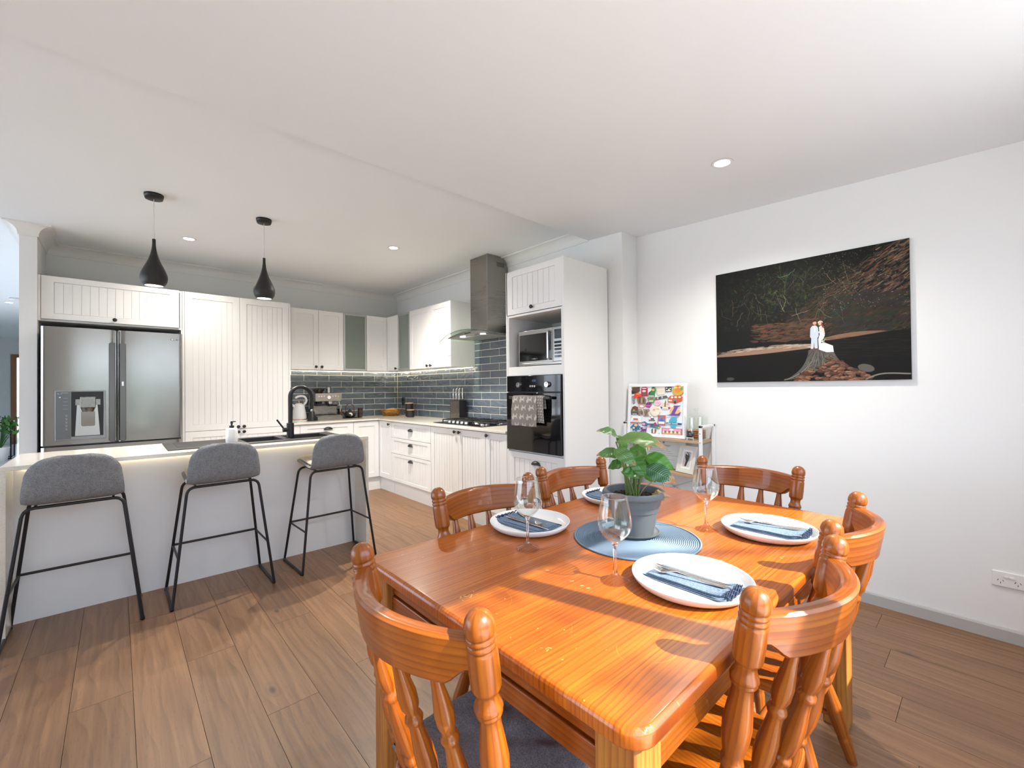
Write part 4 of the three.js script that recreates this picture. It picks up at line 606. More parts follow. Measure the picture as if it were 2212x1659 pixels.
// ---------------------------------------------------------------- dining table
const TY = 0.78, TX0 = 0.566, TX1 = 2.122, TZ0 = -1.310, TZ1 = -0.3515;
{
  const n1 = noiseOf(101), n2 = noiseOf(102), r = rngOf(103), W = 2048, H = 1280;
  const marks = canvasTex(W, H, (g) => { // worn marks of the varnish, bare wood showing
    g.fillStyle = '#000'; g.fillRect(0, 0, W, H); const sx = W / (TX1 - TX0), sz = H / (TZ1 - TZ0);
    const dot = (x, z, a, b, t, k) => { g.save(); g.translate((x - TX0) * sx, (z - TZ0) * sz); g.rotate(t); g.fillStyle = `rgba(255,255,255,${k})`; g.beginPath(); g.ellipse(0, 0, a, b, 0, 0, 7); g.fill(); g.restore(); };
    for (const [x, z] of [[0.907, -0.856], [0.905, -0.763], [0.903, -0.728], [0.904, -0.708]]) dot(x, z, 7, 3, 0.6, 0.9);
    for (let i = 0; i < 150; i++) { const x = TX0 + r() * 1.556, z = TZ0 + r() * 0.958; dot(x, z, 1 + r() * 3, 1 + r() * 1.5, r() * 3, 0.3 + r() * 0.5); }
    g.lineWidth = 1.2; for (let i = 0; i < 70; i++) { const x = (0.05 + r() * 0.9) * W, y = (0.1 + r() * 0.85) * H, a = r() * 6.3, l = 8 + r() * 50; g.strokeStyle = `rgba(255,255,255,${0.15 + r() * 0.35})`; g.beginPath(); g.moveTo(x, y); g.quadraticCurveTo(x + Math.cos(a) * l, y + Math.sin(a) * l, x + Math.cos(a + 0.4) * l * 1.7, y + Math.sin(a + 0.4) * l * 1.7); g.stroke(); }
    for (const [x, z] of [[0.64, -0.888], [0.65, -0.883], [0.667, -0.888], [0.638, -0.601], [1.487, -0.43], [1.34, -0.554]]) for (let k = 0; k < 4; k++) dot(x + (r() - 0.5) * 0.03, z + (r() - 0.5) * 0.02, 3 + r() * 5, 1 + r(), r() * 3, 0.7);
  });
  const mk = marks.image.getContext('2d').getImageData(0, 0, W, H).data;
  const map = dataTex(W, H, (u, v, x, y) => {
    const b = v * 10, k = Math.floor(b), f = b - k, off = (k * 0.377) % 1; const seam = Math.min(f, 1 - f) < 0.006 ? 0.35 : 0;
    const warp = fbm(n1, (u + off) % 1, v, 4, 12, 3), streak = fbm(n2, (u + off) % 1, v, 5, 260, 4), broad = fbm(n1, (u + off) % 1, v, 3, 22, 2);
    const ph = v * 84 + warp * 2.6 + k * 0.37, s = ph - Math.floor(ph), late = Math.pow(s, 4) * (1 - sstep(0.9, 1, s));
    let c = mixc([194, 110, 20], [162, 78, 4], Math.max(0, Math.min(1, streak * 1.3 - 0.1 + (broad - 0.5) * 0.9 + ((k * 7) % 5) * 0.06)));
    c = mixc(c, [98, 40, 6], late * 0.75 * (0.4 + streak)); c = mixc(c, [110, 44, 10], seam);
    const m = mk[((H - 1 - (H - 1 - y)) * W + x) * 4] / 255; if (m > 0) c = mixc(c, [236, 200, 140], m);
    return c.map(clampByte);
  });
  map.wrapS = map.wrapT = THREE.ClampToEdgeWrapping;
  const t = thing('dining_table', 'orange varnished pine dining table laid with plates and a pot plant', 'table', [0, 0, 0]);
  const cx = (TX0 + TX1) / 2, cz = (TZ0 + TZ1) / 2, top = rot(extrude(roundRect(TX1 - TX0, TZ1 - TZ0, 0.05), 0.036, 0.011, 5), -PI / 2).translate(cx, TY - 0.036, cz);
  const uv = top.attributes.uv, p = top.attributes.position; for (let i = 0; i < p.count; i++) uv.setXY(i, (p.getX(i) - TX0) / (TX1 - TX0), (p.getZ(i) - TZ0) / (TZ1 - TZ0));
  part(t, 'table_top', toCreasedNormals(top, 0.9), phys({ map, roughness: 0.36, clearcoat: 0.4, clearcoatRoughness: 0.1 }));
  const a0 = TX0 + 0.045, a1 = TX1 - 0.045, b0 = TZ0 + 0.045, b1 = TZ1 - 0.045, yb = 0.638;
  const board = (x0, x1, z0, z1, gx) => boxUV(join([rb(x0, x1, yb + 0.05, TY - 0.036, z0, z1, 0.003, 1), rb(x0 - (gx ? 0 : 0.004), x1 + (gx ? 0 : 0.004), yb, yb + 0.046, z0 - (gx ? 0.004 : 0), z1 + (gx ? 0.004 : 0), 0.004, 1)]), gx ? 'x' : 'z', 0.2, 0.1);
  part(t, 'apron', board(a0, a1, b0, b0 + 0.02, true), M.pineApron); part(t, 'apron', board(a0, a1, b1 - 0.02, b1, true), M.pineApron); part(t, 'apron', board(a0, a0 + 0.02, b0, b1, false), M.pineApron); part(t, 'apron', board(a1 - 0.02, a1, b0, b1, false), M.pineApron);
  for (const [x, z] of [[TX0 + 0.022, TZ0 + 0.022], [TX1 - 0.102, TZ0 + 0.022], [TX0 + 0.022, TZ1 - 0.102], [TX1 - 0.102, TZ1 - 0.102]]) part(t, 'leg', boxUV(rb(x, x + 0.08, 0, TY - 0.036, z, z + 0.08, 0.006, 2), 'y', x, z), M.pineLeg, 'square pale pine leg');
  const chip = new THREE.SphereGeometry(0.012, 14, 8).scale(0.25, 0.62, 1).rotateX(0.35).translate(TX0 + 0.0035, TY - 0.018, -0.405); part(t, 'paint_chip', chip, M.plastic, 'white chip in the rim near the corner');
}

// ---------------------------------------------------------------- turned pine chairs (back towards -z)
const PR = [ // post radius against distance from the top
  [0, 0.0001], [0.002, 0.010], [0.007, 0.018], [0.016, 0.0245], [0.028, 0.0272], [0.036, 0.0270], [0.0405, 0.0255], [0.0425, 0.0232], [0.0445, 0.0252], [0.0485, 0.0268], [0.0520, 0.0256], [0.0540, 0.0232], [0.0560, 0.0254], [0.0600, 0.0270], [0.0640, 0.0258], [0.0660, 0.0234], [0.0680, 0.0256], [0.074, 0.0268], [0.110, 0.0275], [0.140, 0.0270], [0.147, 0.0245], [0.149, 0.0205], [0.158, 0.0188], [0.168, 0.0200], [0.176, 0.0240], [0.183, 0.0262], [0.187, 0.0238], [0.189, 0.0225], [0.192, 0.0245], [0.196, 0.0230], [0.202, 0.0190], [0.220, 0.0196], [0.250, 0.0235], [0.285, 0.0268], [0.315, 0.0255], [0.345, 0.0205], [0.358, 0.0178], [0.364, 0.0205], [0.372, 0.0225], [0.379, 0.0200], [0.385, 0.0172], [0.405, 0.0190], [0.450, 0.0240], [0.490, 0.0225], [0.520, 0.0170], [0.545, 0.0145]];
const SR = [[0, 0.0095], [0.025, 0.0115], [0.075, 0.0185], [0.098, 0.0175], [0.112, 0.0125], [0.117, 0.0128], [0.121, 0.0165], [0.127, 0.0182], [0.133, 0.0162], [0.139, 0.0135], [0.155, 0.0145], [0.195, 0.0198], [0.225, 0.0202], [0.252, 0.0165], [0.264, 0.0120], [0.269, 0.0125], [0.273, 0.0155], [0.279, 0.0165], [0.285, 0.0140], [0.290, 0.0125], [0.318, 0.0180], [0.342, 0.0172], [0.370, 0.0120], [0.385, 0.0095]];
const LR = [[0, 0.013], [0.02, 0.017], [0.05, 0.0225], [0.062, 0.0215], [0.066, 0.0185], [0.071, 0.0215], [0.077, 0.0225], [0.083, 0.0205], [0.086, 0.0185], [0.091, 0.0215], [0.098, 0.0225], [0.105, 0.0205], [0.109, 0.0185], [0.13, 0.0205], [0.20, 0.0250], [0.25, 0.0235], [0.285, 0.0195], [0.29, 0.0175], [0.294, 0.0195], [0.31, 0.0195], [0.36, 0.0165], [0.385, 0.014]];
const spun = (prof, len, n, du) => { const m = prof[prof.length - 1][0]; const pts = prof.map(([d, r]) => [r, len - d / m * len]).reverse(); return latheUV(lathe([[0.0001, 0], ...pts], n), du, du * 0.37); };
function makeChair(label, mat, matSeat) {
  const c = thing('dining_chair', label, 'chair', [0, 0, 0], 0, 'turned pine dining chairs');
  const seatY = 0.405, r = rngOf(label.length);
  const s = new THREE.Shape(); s.moveTo(-0.165, -0.185); s.bezierCurveTo(-0.08, -0.205, 0.08, -0.205, 0.165, -0.185); s.bezierCurveTo(0.20, -0.17, 0.205, -0.10, 0.208, 0.02); s.bezierCurveTo(0.212, 0.13, 0.20, 0.175, 0.15, 0.19); s.bezierCurveTo(0.06, 0.205, -0.06, 0.205, -0.15, 0.19); s.bezierCurveTo(-0.20, 0.175, -0.212, 0.13, -0.208, 0.02); s.bezierCurveTo(-0.205, -0.10, -0.20, -0.17, -0.165, -0.185);
  part(c, 'seat', boxUV(rot(extrude(s, 0.036, 0.009, 4), PI / 2).translate(0, seatY, 0), 'z', r(), r()), matSeat);
  for (const k of [-1, 1]) {
    part(c, 'back_post', along(spun(PR, 0.545, 26, r()), [k * 0.187, seatY - 0.008, -0.150], [k * 0.222, 0.94, -0.245]), mat, 'turned back post with round finial');
    part(c, 'leg', along(spun(LR, 0.39, 20, r()), [k * 0.205, 0, -0.215], [k * 0.140, 0.376, -0.120]).scale(1, 1, 1), mat); part(c, 'leg', along(spun(LR, 0.39, 20, r()), [k * 0.195, 0, 0.200], [k * 0.140, 0.376, 0.125]), mat);
    part(c, 'stretcher', along(spun([[0, 0.008], [0.1, 0.011], [0.19, 0.015], [0.28, 0.011], [0.38, 0.008]], 0.345, 14, r()), [k * 0.178, 0.155, 0.169], [k * 0.178, 0.155, -0.176]), mat);
  }
  part(c, 'stretcher', along(spun([[0, 0.008], [0.1, 0.011], [0.19, 0.015], [0.28, 0.011], [0.38, 0.008]], 0.356, 14, r()), [-0.178, 0.155, 0], [0.178, 0.155, 0]), mat);
  // crest rail, bowed backwards
  const N = 36, half = 0.212, bow = 0.080, th = 0.0172, lean = 0.178, pos = [], uv = [], idx = [];
  const zc = (t, y) => -0.231 - bow * (1 - t * t) - lean * (y - 0.86), bottom = (t) => { const a = Math.abs(t); return 0.792 + 0.035 * sstep(0.70, 0.93, a) - 0.004 * (1 - a); }, topY = (t) => 0.882 + 0.006 * (1 - t * t);
  const prof = [[0, -1], [0.0, -0.6], [0.06, -0.95], [0.94, -0.95], [1, -0.6], [1, 0.6], [0.94, 0.95], [0.06, 0.95], [0, 0.6]].slice(1);
  for (let i = 0; i <= N; i++) { const t = -1 + 2 * i / N, x = half * t, dz = 2 * bow * t / half, l = Math.hypot(1, dz), nx = -dz / l, nz = 1 / l; prof.forEach(([a, b], j) => { const y = bottom(t) + (topY(t) - bottom(t)) * a; pos.push(x + nx * b * th, y, zc(t, y) + nz * b * th); uv.push(x + 0.5, y + b * th * 2); }); }
  const m = prof.length; for (let i = 0; i < N; i++) for (let j = 0; j < m; j++) { const a = i * m + j, b = i * m + (j + 1) % m; idx.push(a, a + m, b, b, a + m, b + m); }
  for (const [b0, f] of [[0, 1], [N * m, -1]]) for (let j = 1; j < m - 1; j++) idx.push(b0, ...(f > 0 ? [b0 + j, b0 + j + 1] : [b0 + j + 1, b0 + j]));
  const g = new THREE.BufferGeometry(); g.setAttribute('position', new THREE.Float32BufferAttribute(pos, 3)); g.setAttribute('uv', new THREE.Float32BufferAttribute(uv, 2)); g.setIndex(idx); const cg = toCreasedNormals(g, 0.7);
  part(c, 'crest_rail', cg, mat, 'bowed crest rail');
  for (const x of [-0.124, -0.042, 0.042, 0.124]) { const t = x * 1.06 / half, y = bottom(t) + 0.006; part(c, 'spindle', along(spun(SR, Math.hypot(y - seatY, zc(t, y) + 0.162, x * 0.06) + 0.006, 18, r()), [x, seatY - 0.006, -0.162 - 0.02 * (1 - (x / 0.15) ** 2)], [x * 1.06, y, zc(t, y)]), mat, 'turned spindle'); }
  return c;
}
{
  const a = makeChair('pine chair at the near end of the table with a grey cushion', M.pineChair, M.pineRed);
  a.position.set(0.680, 0, -0.805); a.rotation.y = PI / 2 + 0.028;
  copyOf(a, [1.100, 0, -0.515], PI - 0.075, 'empty pine chair in the foreground, nearest the viewer on the window side');
  copyOf(a, [1.657, 0, -0.543], PI + 0.035, 'empty pine chair on the window side, second from the viewer');
  copyOf(a, [2.055, 0, -0.812], -PI / 2, 'pine chair at the far end of the table, in front of the white shelf');
  copyOf(a, [1.088, 0, -1.135], -0.07, 'pine chair on the kitchen side, nearer the bar stools');
  copyOf(a, [1.672, 0, -1.165], -0.038, 'pine chair on the kitchen side, nearer the oven tower');
}
{ // tufted seat pad
  const nx = 40, nz = 40, pos = [], uv = [], idx = [], n = noiseOf(131); const tuft = [[-0.4, -0.4], [0.4, -0.4], [-0.4, 0.4], [0.4, 0.4], [0, 0]];
  for (const s of [1, -1]) for (let j = 0; j <= nz; j++) for (let i = 0; i <= nx; i++) { const u = i / nx * 2 - 1, v = j / nz * 2 - 1, e = Math.pow(Math.max(0, 1 - Math.pow(Math.abs(u), 6)) * Math.max(0, 1 - Math.pow(Math.abs(v), 6)), 0.4); let h = 0.036 * e; if (s > 0) for (const [a, b] of tuft) h -= 0.018 * Math.exp(-((u - a) ** 2 + (v - b) ** 2) / 0.02); h += s > 0 ? 0.010 * (n(u * 4 + 9, v * 4 + 9, 256, 256) - 0.5) * e : 0; const k = 1 - 0.03 * (u * u * v * v); pos.push(u * 0.20 * k, (s > 0 ? 0.024 : 0.036) + s * h, v * 0.195 * k); uv.push(u * 0.2, v * 0.2); }
  const m = (nx + 1) * (nz + 1); for (let s = 0; s < 2; s++) for (let j = 0; j < nz; j++) for (let i = 0; i < nx; i++) { const a = s * m + j * (nx + 1) + i, b = a + 1, c = a + nx + 1, d = c + 1; s ? idx.push(a, b, c, b, d, c) : idx.push(a, c, b, b, c, d); }
  const g = new THREE.BufferGeometry(); g.setAttribute('position', new THREE.Float32BufferAttribute(pos, 3)); g.setAttribute('uv', new THREE.Float32BufferAttribute(uv, 2)); g.setIndex(idx); g.computeVertexNormals();
  const c = thing('seat_cushion', 'grey woven seat cushion with ties on the near-end chair', 'cushion', [0.690, 0.4055, -0.805], PI / 2 + 0.028);
  part(c, 'pad', g, M.cushion); part(c, 'tie', [tube([[-0.185, 0.02, -0.18], [-0.20, 0.03, -0.215], [-0.222, 0.045, -0.225], [-0.232, 0.03, -0.21], [-0.205, 0.02, -0.19]], 0.004, 20, 6)], M.cushion, 'looped tie'); part(c, 'button', tuft.map(([a, b]) => sph(0.006, a * 0.2, 0.036, b * 0.195, 8)), M.cushion);
}
// ---------------------------------------------------------------- table setting
const plateProfile = smooth([[0.0001, 0.003], [0.06, 0.003], [0.105, 0.004], [0.128, 0.010], [0.141, 0.021], [0.1462, 0.0275], [0.1485, 0.0280], [0.1490, 0.0262], [0.146, 0.019], [0.135, 0.008], [0.118, 0.0012], [0.09, 0], [0.0001, 0]], 5);
const plateGeo = lathe(plateProfile, 72);
const plates = [[1.110, -0.533, 'white plate in the foreground in full sun beside the front chair'], [1.698, -0.534, 'white plate half in shade at the far window-side place'], [1.142, -1.165, 'white plate at the kitchen-side place nearer the bar stools'], [1.694, -1.170, 'white plate half hidden behind the grey flower pot']];
plates.forEach(([x, z, l]) => solid('dinner_plate', l, 'plate', plateGeo, M.ceramic, [x, TY, z], 0, 'white coupe plates'));
// cloth napkin: folded layers with a fringed, rippled end
function napkinGeo(w, l, seed, layers, ripple) {
  const n = noiseOf(seed), geos = [];
  for (let k = 0; k < layers; k++) { const ww = w * (1 - 0.10 * k), ll = l * (1 - 0.05 * k), g = new THREE.BoxGeometry(ww, 0.0026, ll, 14, 1, 40), p = g.attributes.position; for (let i = 0; i < p.count; i++) { const x = p.getX(i), z = p.getZ(i), e = sstep(0.3, 0.5, z / ll); p.setXYZ(i, x + 0.004 * Math.sin(z * 60 + k) * e + (k % 2 ? 0.004 : -0.002), p.getY(i) + 0.0016 + k * 0.003 + ripple * e * (0.004 + 0.005 * Math.sin(x * 260 + k * 1.7)) + 0.0012 * (n(x * 40 + 9, z * 30 + 9, 256, 256) - 0.5), z); } g.computeVertexNormals(); geos.push(boxUV(g, 'x')); }
  return join(geos);
}
const napCloth = std({ color: lin(0.40, 0.58, 0.82), map: weaveTex, roughness: 0.95 }), napEdge = std({ color: lin(0.02, 0.035, 0.075), roughness: 0.9 });
function napkin(x, z, turn, mat, label, w, l, seed) {
  const t = thing('napkin', label, 'napkin', [x, TY + 0.0045, z], turn, 'blue cloth napkins'); part(t, 'cloth', napkinGeo(w, l, seed, 3, 1), mat);
  const hem = []; for (let k = 0; k < 4; k++) { const pts = []; for (let i = 0; i <= 16; i++) { const u = i / 16 - 0.5; pts.push([u * w * (1 - 0.06 * k), 0.004 + k * 0.0032 + 0.0045 * Math.sin(u * w * 260 + k * 1.7) + 0.004, l * (0.5 - 0.012 * k) + 0.002]); } hem.push(tube(pts, 0.0018, 40, 5)); } part(t, 'hem', hem, napEdge, 'dark ruffled hem');
  part(t, 'edge', tube([[-w / 2, 0.004, -l / 2], [-w / 2, 0.004, l / 2 - 0.02]], 0.0014, 8, 5), napEdge);
  return t;
}
napkin(1.114, -0.535, 0, napCloth, 'blue napkin on the sunlit foreground plate', 0.098, 0.222, 3); napkin(1.727, -0.537, 0.02, napCloth, 'blue napkin on the far window-side plate', 0.125, 0.236, 4);
napkin(1.150, -1.188, PI + 0.06, napCloth, 'blue napkin on the plate nearer the bar stools', 0.135, 0.225, 5); napkin(1.694, -1.185, PI, napCloth, 'blue napkin on the plate behind the flower pot', 0.12, 0.22, 6);
// cutlery lies along +z (handle) with the business end at -z
const bendY = (g, f) => { const p = g.attributes.position; for (let i = 0; i < p.count; i++) p.setY(i, p.getY(i) + f(p.getZ(i))); g.computeVertexNormals(); return g; };
const forkGeo = (() => {
  const s = new THREE.Shape(), P = [[-0.0045, -0.11], [-0.0055, -0.09], [-0.0032, -0.05], [-0.0026, 0.02], [-0.004, 0.035], [-0.0105, 0.048], [-0.012, 0.06]]; s.moveTo(P[0][0], P[0][1]); P.slice(1).forEach((p) => s.lineTo(...p));
  const tines = 4, w = 0.024, tw = 0.0034; for (let i = 0; i < tines; i++) { const x = -0.012 + i * (w - tw) / (tines - 1); s.lineTo(x, 0.066); s.lineTo(x + tw * 0.2, 0.112); s.lineTo(x + tw * 0.7, 0.112); s.lineTo(x + tw, 0.066); if (i < tines - 1) s.lineTo(x + tw + 0.001, 0.062); }
  P.slice().reverse().forEach(([x, y]) => s.lineTo(-x, y)); const g = rot(extrude(s, 0.0022, 0.0006, 1), -PI / 2);
  return bendY(mesh2(g, 0.006), (z) => { const v = -z; return v > 0.03 ? 0.010 - 0.008 * Math.sin(Math.min(1, (v - 0.03) / 0.06) * PI) + 0.006 * Math.max(0, (v - 0.08) / 0.03) : 0.010 * sstep(-0.06, 0.03, v); });
})();
const knifeGeo = (() => { const s = new THREE.Shape(); s.moveTo(-0.0045, -0.11); s.lineTo(-0.0055, -0.08); s.lineTo(-0.004, 0); s.lineTo(-0.0065, 0.012); s.lineTo(-0.0085, 0.06); s.quadraticCurveTo(-0.007, 0.105, 0.004, 0.112); s.lineTo(0.0045, 0.01); s.lineTo(0.004, 0); s.lineTo(0.0055, -0.08); s.lineTo(0.0045, -0.11); return rot(extrude(s, 0.0032, 0.001, 2), -PI / 2); })();
function mesh2(g) { return g; }
function cutlery(kind, x, y, z, turn, label) { const g = solid(kind, label, kind.split('_')[1], kind === 'table_fork' ? forkGeo : knifeGeo, M.cutlery, [x, y, z], turn, kind === 'table_fork' ? 'stainless forks' : 'stainless knives'); return g; }
const CY = TY + 0.0165;
cutlery('table_fork', 1.108, CY, -0.548, 0.16, 'stainless fork on the sunlit foreground plate'); cutlery('table_knife', 1.133, CY, -0.536, 0.04, 'stainless knife on the sunlit foreground plate');
cutlery('table_fork', 1.735, CY, -0.55, 0.2, 'stainless fork on the far window-side plate'); cutlery('table_knife', 1.762, CY, -0.54, 0.16, 'stainless knife on the far window-side plate');
cutlery('table_fork', 1.165, CY, -1.18, PI - 0.28, 'stainless fork on the plate nearer the bar stools'); cutlery('table_knife', 1.130, CY, -1.168, PI + 0.02, 'stainless knife on the plate nearer the bar stools');
cutlery('table_fork', 1.705, CY, -1.18, PI - 0.1, 'stainless fork on the plate behind the flower pot');
// wine glasses
const stemGeo = lathe(smooth([[0.0001, 0], [0.0375, 0.0004], [0.0380, 0.002], [0.030, 0.006], [0.015, 0.013], [0.0065, 0.024], [0.0045, 0.045], [0.0044, 0.075], [0.0055, 0.092], [0.009, 0.1005], [0.0085, 0.1025], [0.0001, 0.1035]], 6), 48);
const bowlGeo = lathe([...smooth([[0.0001, 0.1038], [0.008, 0.1034], [0.013, 0.1045], [0.026, 0.116], [0.040, 0.133], [0.0450, 0.150], [0.0445, 0.165], [0.0400, 0.195], [0.0345, 0.226]], 6), ...smooth([[0.0337, 0.226], [0.0390, 0.195], [0.0434, 0.165], [0.0438, 0.150], [0.0388, 0.134], [0.024, 0.1178], [0.009, 0.1085], [0.0001, 0.1065]], 6)], 64);
for (const [x, z, l] of [[0.989, -0.684, 'empty wine glass beside the sunlit foreground plate'], [0.984, -1.014, 'empty wine glass in front of the plate nearer the bar stools'], [1.582, -0.700, 'empty wine glass between the placemat and the far window-side plate']]) { const w = thing('wine_glass', l, 'glass', [x, TY, z], 0, 'empty wine glasses'); part(w, 'stem', stemGeo, M.glass); const b = part(w, 'bowl', bowlGeo, M.jarGlass); part(b, 'rim', new THREE.TorusGeometry(0.0345, 0.0006, 6, 48).rotateX(PI / 2).translate(0, 0.226, 0), M.glass); }
{ // round woven placemat: a coil of cord
  const g = []; const R = 0.208; const pr = [[0.0001, 0]]; for (let i = 0; i < 34; i++) { const r0 = i / 34 * R, dr = R / 34; for (let k = 0; k < 6; k++) pr.push([r0 + dr * k / 6, 0.0016 + 0.0028 * Math.sin(k / 6 * PI)]); } pr.push([R, 0.003], [R, 0], [0.0001, 0]);
  const t = thing('placemat', 'round blue-grey woven placemat under the flower pot', 'placemat', [1.320, TY + 0.0002, -0.828]); part(t, 'woven_coil', lathe(pr.slice(1), 90), std({ color: lin(0.13, 0.19, 0.26), roughness: 0.85 })); part(t, 'rim_cord', new THREE.TorusGeometry(R - 0.001, 0.0032, 8, 90).rotateX(PI / 2).translate(0, 0.0033, 0), std({ color: lin(0.15, 0.21, 0.29), roughness: 0.85 }));
}
const POT = [1.350, TY + 0.0045, -0.853];
{
  const grey = std({ color: lin(0.115, 0.13, 0.14), roughness: 0.6 });
  solid('plant_saucer', 'grey plastic saucer under the flower pot', 'saucer', lathe([[0.0001, 0], [0.070, 0], [0.083, 0.006], [0.088, 0.013], [0.085, 0.0135], [0.079, 0.007], [0.0001, 0.005]], 48), grey, POT);
  const p = thing('flower_pot', 'grey plastic flower pot full of dark soil', 'pot', [POT[0], POT[1] + 0.0055, POT[2]]);
  part(p, 'pot', toCreasedNormals(lathe([[0.0001, 0], [0.064, 0], [0.067, 0.002], [0.081, 0.080], [0.0845, 0.0805], [0.0870, 0.100], [0.0905, 0.1005], [0.0935, 0.121], [0.0945, 0.124], [0.1035, 0.127], [0.1075, 0.133], [0.108, 0.139], [0.105, 0.146], [0.099, 0.149], [0.093, 0.147], [0.090, 0.140], [0.086, 0.118], [0.0001, 0.112]], 64), 0.5), grey);
  const g = new THREE.CircleGeometry(0.0875, 60).rotateX(-PI / 2), r = rngOf(8), bits = []; for (let i = 0; i < 260; i++) { const a = r() * 6.283, d = Math.sqrt(r()) * 0.082; bits.push(new THREE.IcosahedronGeometry(0.002 + r() * 0.005, 0).scale(1, 0.6, 1.5).rotateY(r() * 3).translate(Math.cos(a) * d, 0.124 + r() * 0.004, Math.sin(a) * d)); }
  const soil = part(p, 'soil', [g.translate(0, 0.123, 0).toNonIndexed(), ...bits], std({ color: lin(0.028, 0.018, 0.012), roughness: 1 })); soil.userData.kind = 'stuff';
}
{ // calathea: striped leaves on slender stems, some tips dried brown
  const leafTex = (stripe, seed, brown, base = [62, 118, 38], dark = [28, 74, 34], pale = [132, 170, 110]) => canvasTex(256, 256, (g, w, h) => {
    const r = rngOf(seed); g.fillStyle = `rgb(${base})`; g.fillRect(0, 0, w, h);
    for (let i = 0; i < 16; i++) { const y = 10 + i * 16; g.strokeStyle = `rgba(${stripe ? dark : [44, 100, 34]},${stripe ? 0.85 : 0.45})`; g.lineWidth = stripe ? 7 : 2; g.beginPath(); g.moveTo(128, y); g.quadraticCurveTo(60, y + 14, 0, y + 46); g.moveTo(128, y); g.quadraticCurveTo(196, y + 14, 256, y + 46); g.stroke(); if (stripe) { g.strokeStyle = `rgba(${pale},0.7)`; g.lineWidth = 2.5; g.beginPath(); g.moveTo(128, y + 8); g.quadraticCurveTo(60, y + 22, 0, y + 54); g.moveTo(128, y + 8); g.quadraticCurveTo(196, y + 22, 256, y + 54); g.stroke(); } }
    g.strokeStyle = 'rgba(150,185,110,0.9)'; g.lineWidth = 4; g.beginPath(); g.moveTo(128, 0); g.lineTo(128, h); g.stroke();
    if (brown) { g.fillStyle = '#b98d62'; g.beginPath(); g.moveTo(0, h - brown * 60); for (let x = 0; x <= 256; x += 16) g.lineTo(x, h - brown * (40 + r() * 40)); g.lineTo(256, h); g.lineTo(0, h); g.fill(); g.fillStyle = '#7d5230'; for (let i = 0; i < 30; i++) g.fillRect(r() * w, h - r() * brown * 50, 6, 5); }
  });
  const lm = (t) => phys({ map: t, roughness: 0.42, transmission: 0.3, thickness: 0, side: THREE.DoubleSide });
  const mats = [lm(leafTex(false, 1, 0)), lm(leafTex(true, 2, 0.5, [96, 138, 66], [52, 98, 44], [150, 176, 112])), lm(leafTex(true, 3, 1.1, [54, 110, 60], [24, 68, 50], [150, 190, 140])), lm(leafTex(false, 4, 0, [82, 146, 40])), lm(leafTex(false, 5, 0.9, [112, 146, 72]))];
  const fw = V(0.673, 0, -0.74), rt = V(0.74, 0, 0.673), o = V(POT[0], 0, POT[2]), at = (s, y, d) => o.clone().add(rt.clone().multiplyScalar(s)).add(fw.clone().multiplyScalar(d)).setY(y);
  const t = thing('calathea_plant', 'leafy green striped houseplant with browned tips in the grey pot', 'plant', [POT[0], POT[1] + 0.0055 + 0.128, POT[2]]); const lo = V(...t.position.toArray());
  const leaf = (b, tip, w, mat, lift, tilt, stemFrom) => {
    const B = at(...b).sub(lo), Tp = at(...tip).sub(lo), d = Tp.clone().sub(B), L = d.length(), dir = d.clone().normalize(); let up = V(0, 1, 0).sub(dir.clone().multiplyScalar(dir.y)).normalize(); const side = dir.clone().cross(up).normalize().applyAxisAngle(dir, tilt); up = side.clone().cross(dir).normalize();
    const nu = 10, nv = 16, pos = [], uv = [], idx = []; for (let j = 0; j <= nv; j++) { const v = j / nv, hw = w * 0.52 * Math.pow(Math.sin(PI * Math.pow(v, 0.8)), 0.8) * (1 - 0.15 * v) + 0.0006; for (let i = 0; i <= nu; i++) { const u = i / nu * 2 - 1, p = B.clone().add(d.clone().multiplyScalar(v)).add(side.clone().multiplyScalar(u * hw)).add(up.clone().multiplyScalar(lift * Math.sin(v * PI) + 0.22 * Math.abs(u) * hw + 0.002 * Math.sin(v * 19 + u * 3))); pos.push(p.x, p.y, p.z); uv.push(i / nu, 1 - v); } }
    for (let j = 0; j < nv; j++) for (let i = 0; i < nu; i++) { const a = j * (nu + 1) + i; idx.push(a, a + 1, a + nu + 1, a + 1, a + nu + 2, a + nu + 1); }
    const g = new THREE.BufferGeometry(); g.setAttribute('position', new THREE.Float32BufferAttribute(pos, 3)); g.setAttribute('uv', new THREE.Float32BufferAttribute(uv, 2)); g.setIndex(idx); g.computeVertexNormals(); part(t, 'leaf', g, mats[mat]);
    if (stemFrom) { const S = at(...stemFrom).sub(lo), m = S.clone().lerp(B, 0.55).add(V((S.x - B.x) * 0.15, 0.01, (S.z - B.z) * 0.15)); part(t, 'stem', tube([S, m, B], 0.0028, 16, 7), stemM); }
  };
  const stemM = std({ color: lin(0.16, 0.22, 0.06), roughness: 0.5 }), dry = std({ color: lin(0.42, 0.28, 0.15), roughness: 0.8 });
  leaf([-0.045, 1.116, 0.02], [-0.132, 1.147, -0.02], 0.044, 1, 0.014, -0.75, [-0.02, 0.905, 0.01]);
  leaf([-0.062, 1.106, -0.01], [0.102, 1.084, -0.06], 0.070, 4, 0.030, 0.55, [-0.015, 0.905, -0.01]);
  leaf([-0.050, 1.125, 0.03], [-0.015, 1.040, 0.04], 0.062, 3, 0.004, 1.0, [-0.005, 0.905, 0.02]);
  leaf([-0.035, 1.056, 0.03], [-0.130, 1.058, 0.00], 0.048, 1, 0.010, -0.8, [-0.02, 0.905, 0.02]);
  leaf([-0.075, 1.084, -0.04], [-0.012, 1.036, -0.08], 0.052, 1, 0.008, 0.9, [-0.01, 0.905, -0.02]);
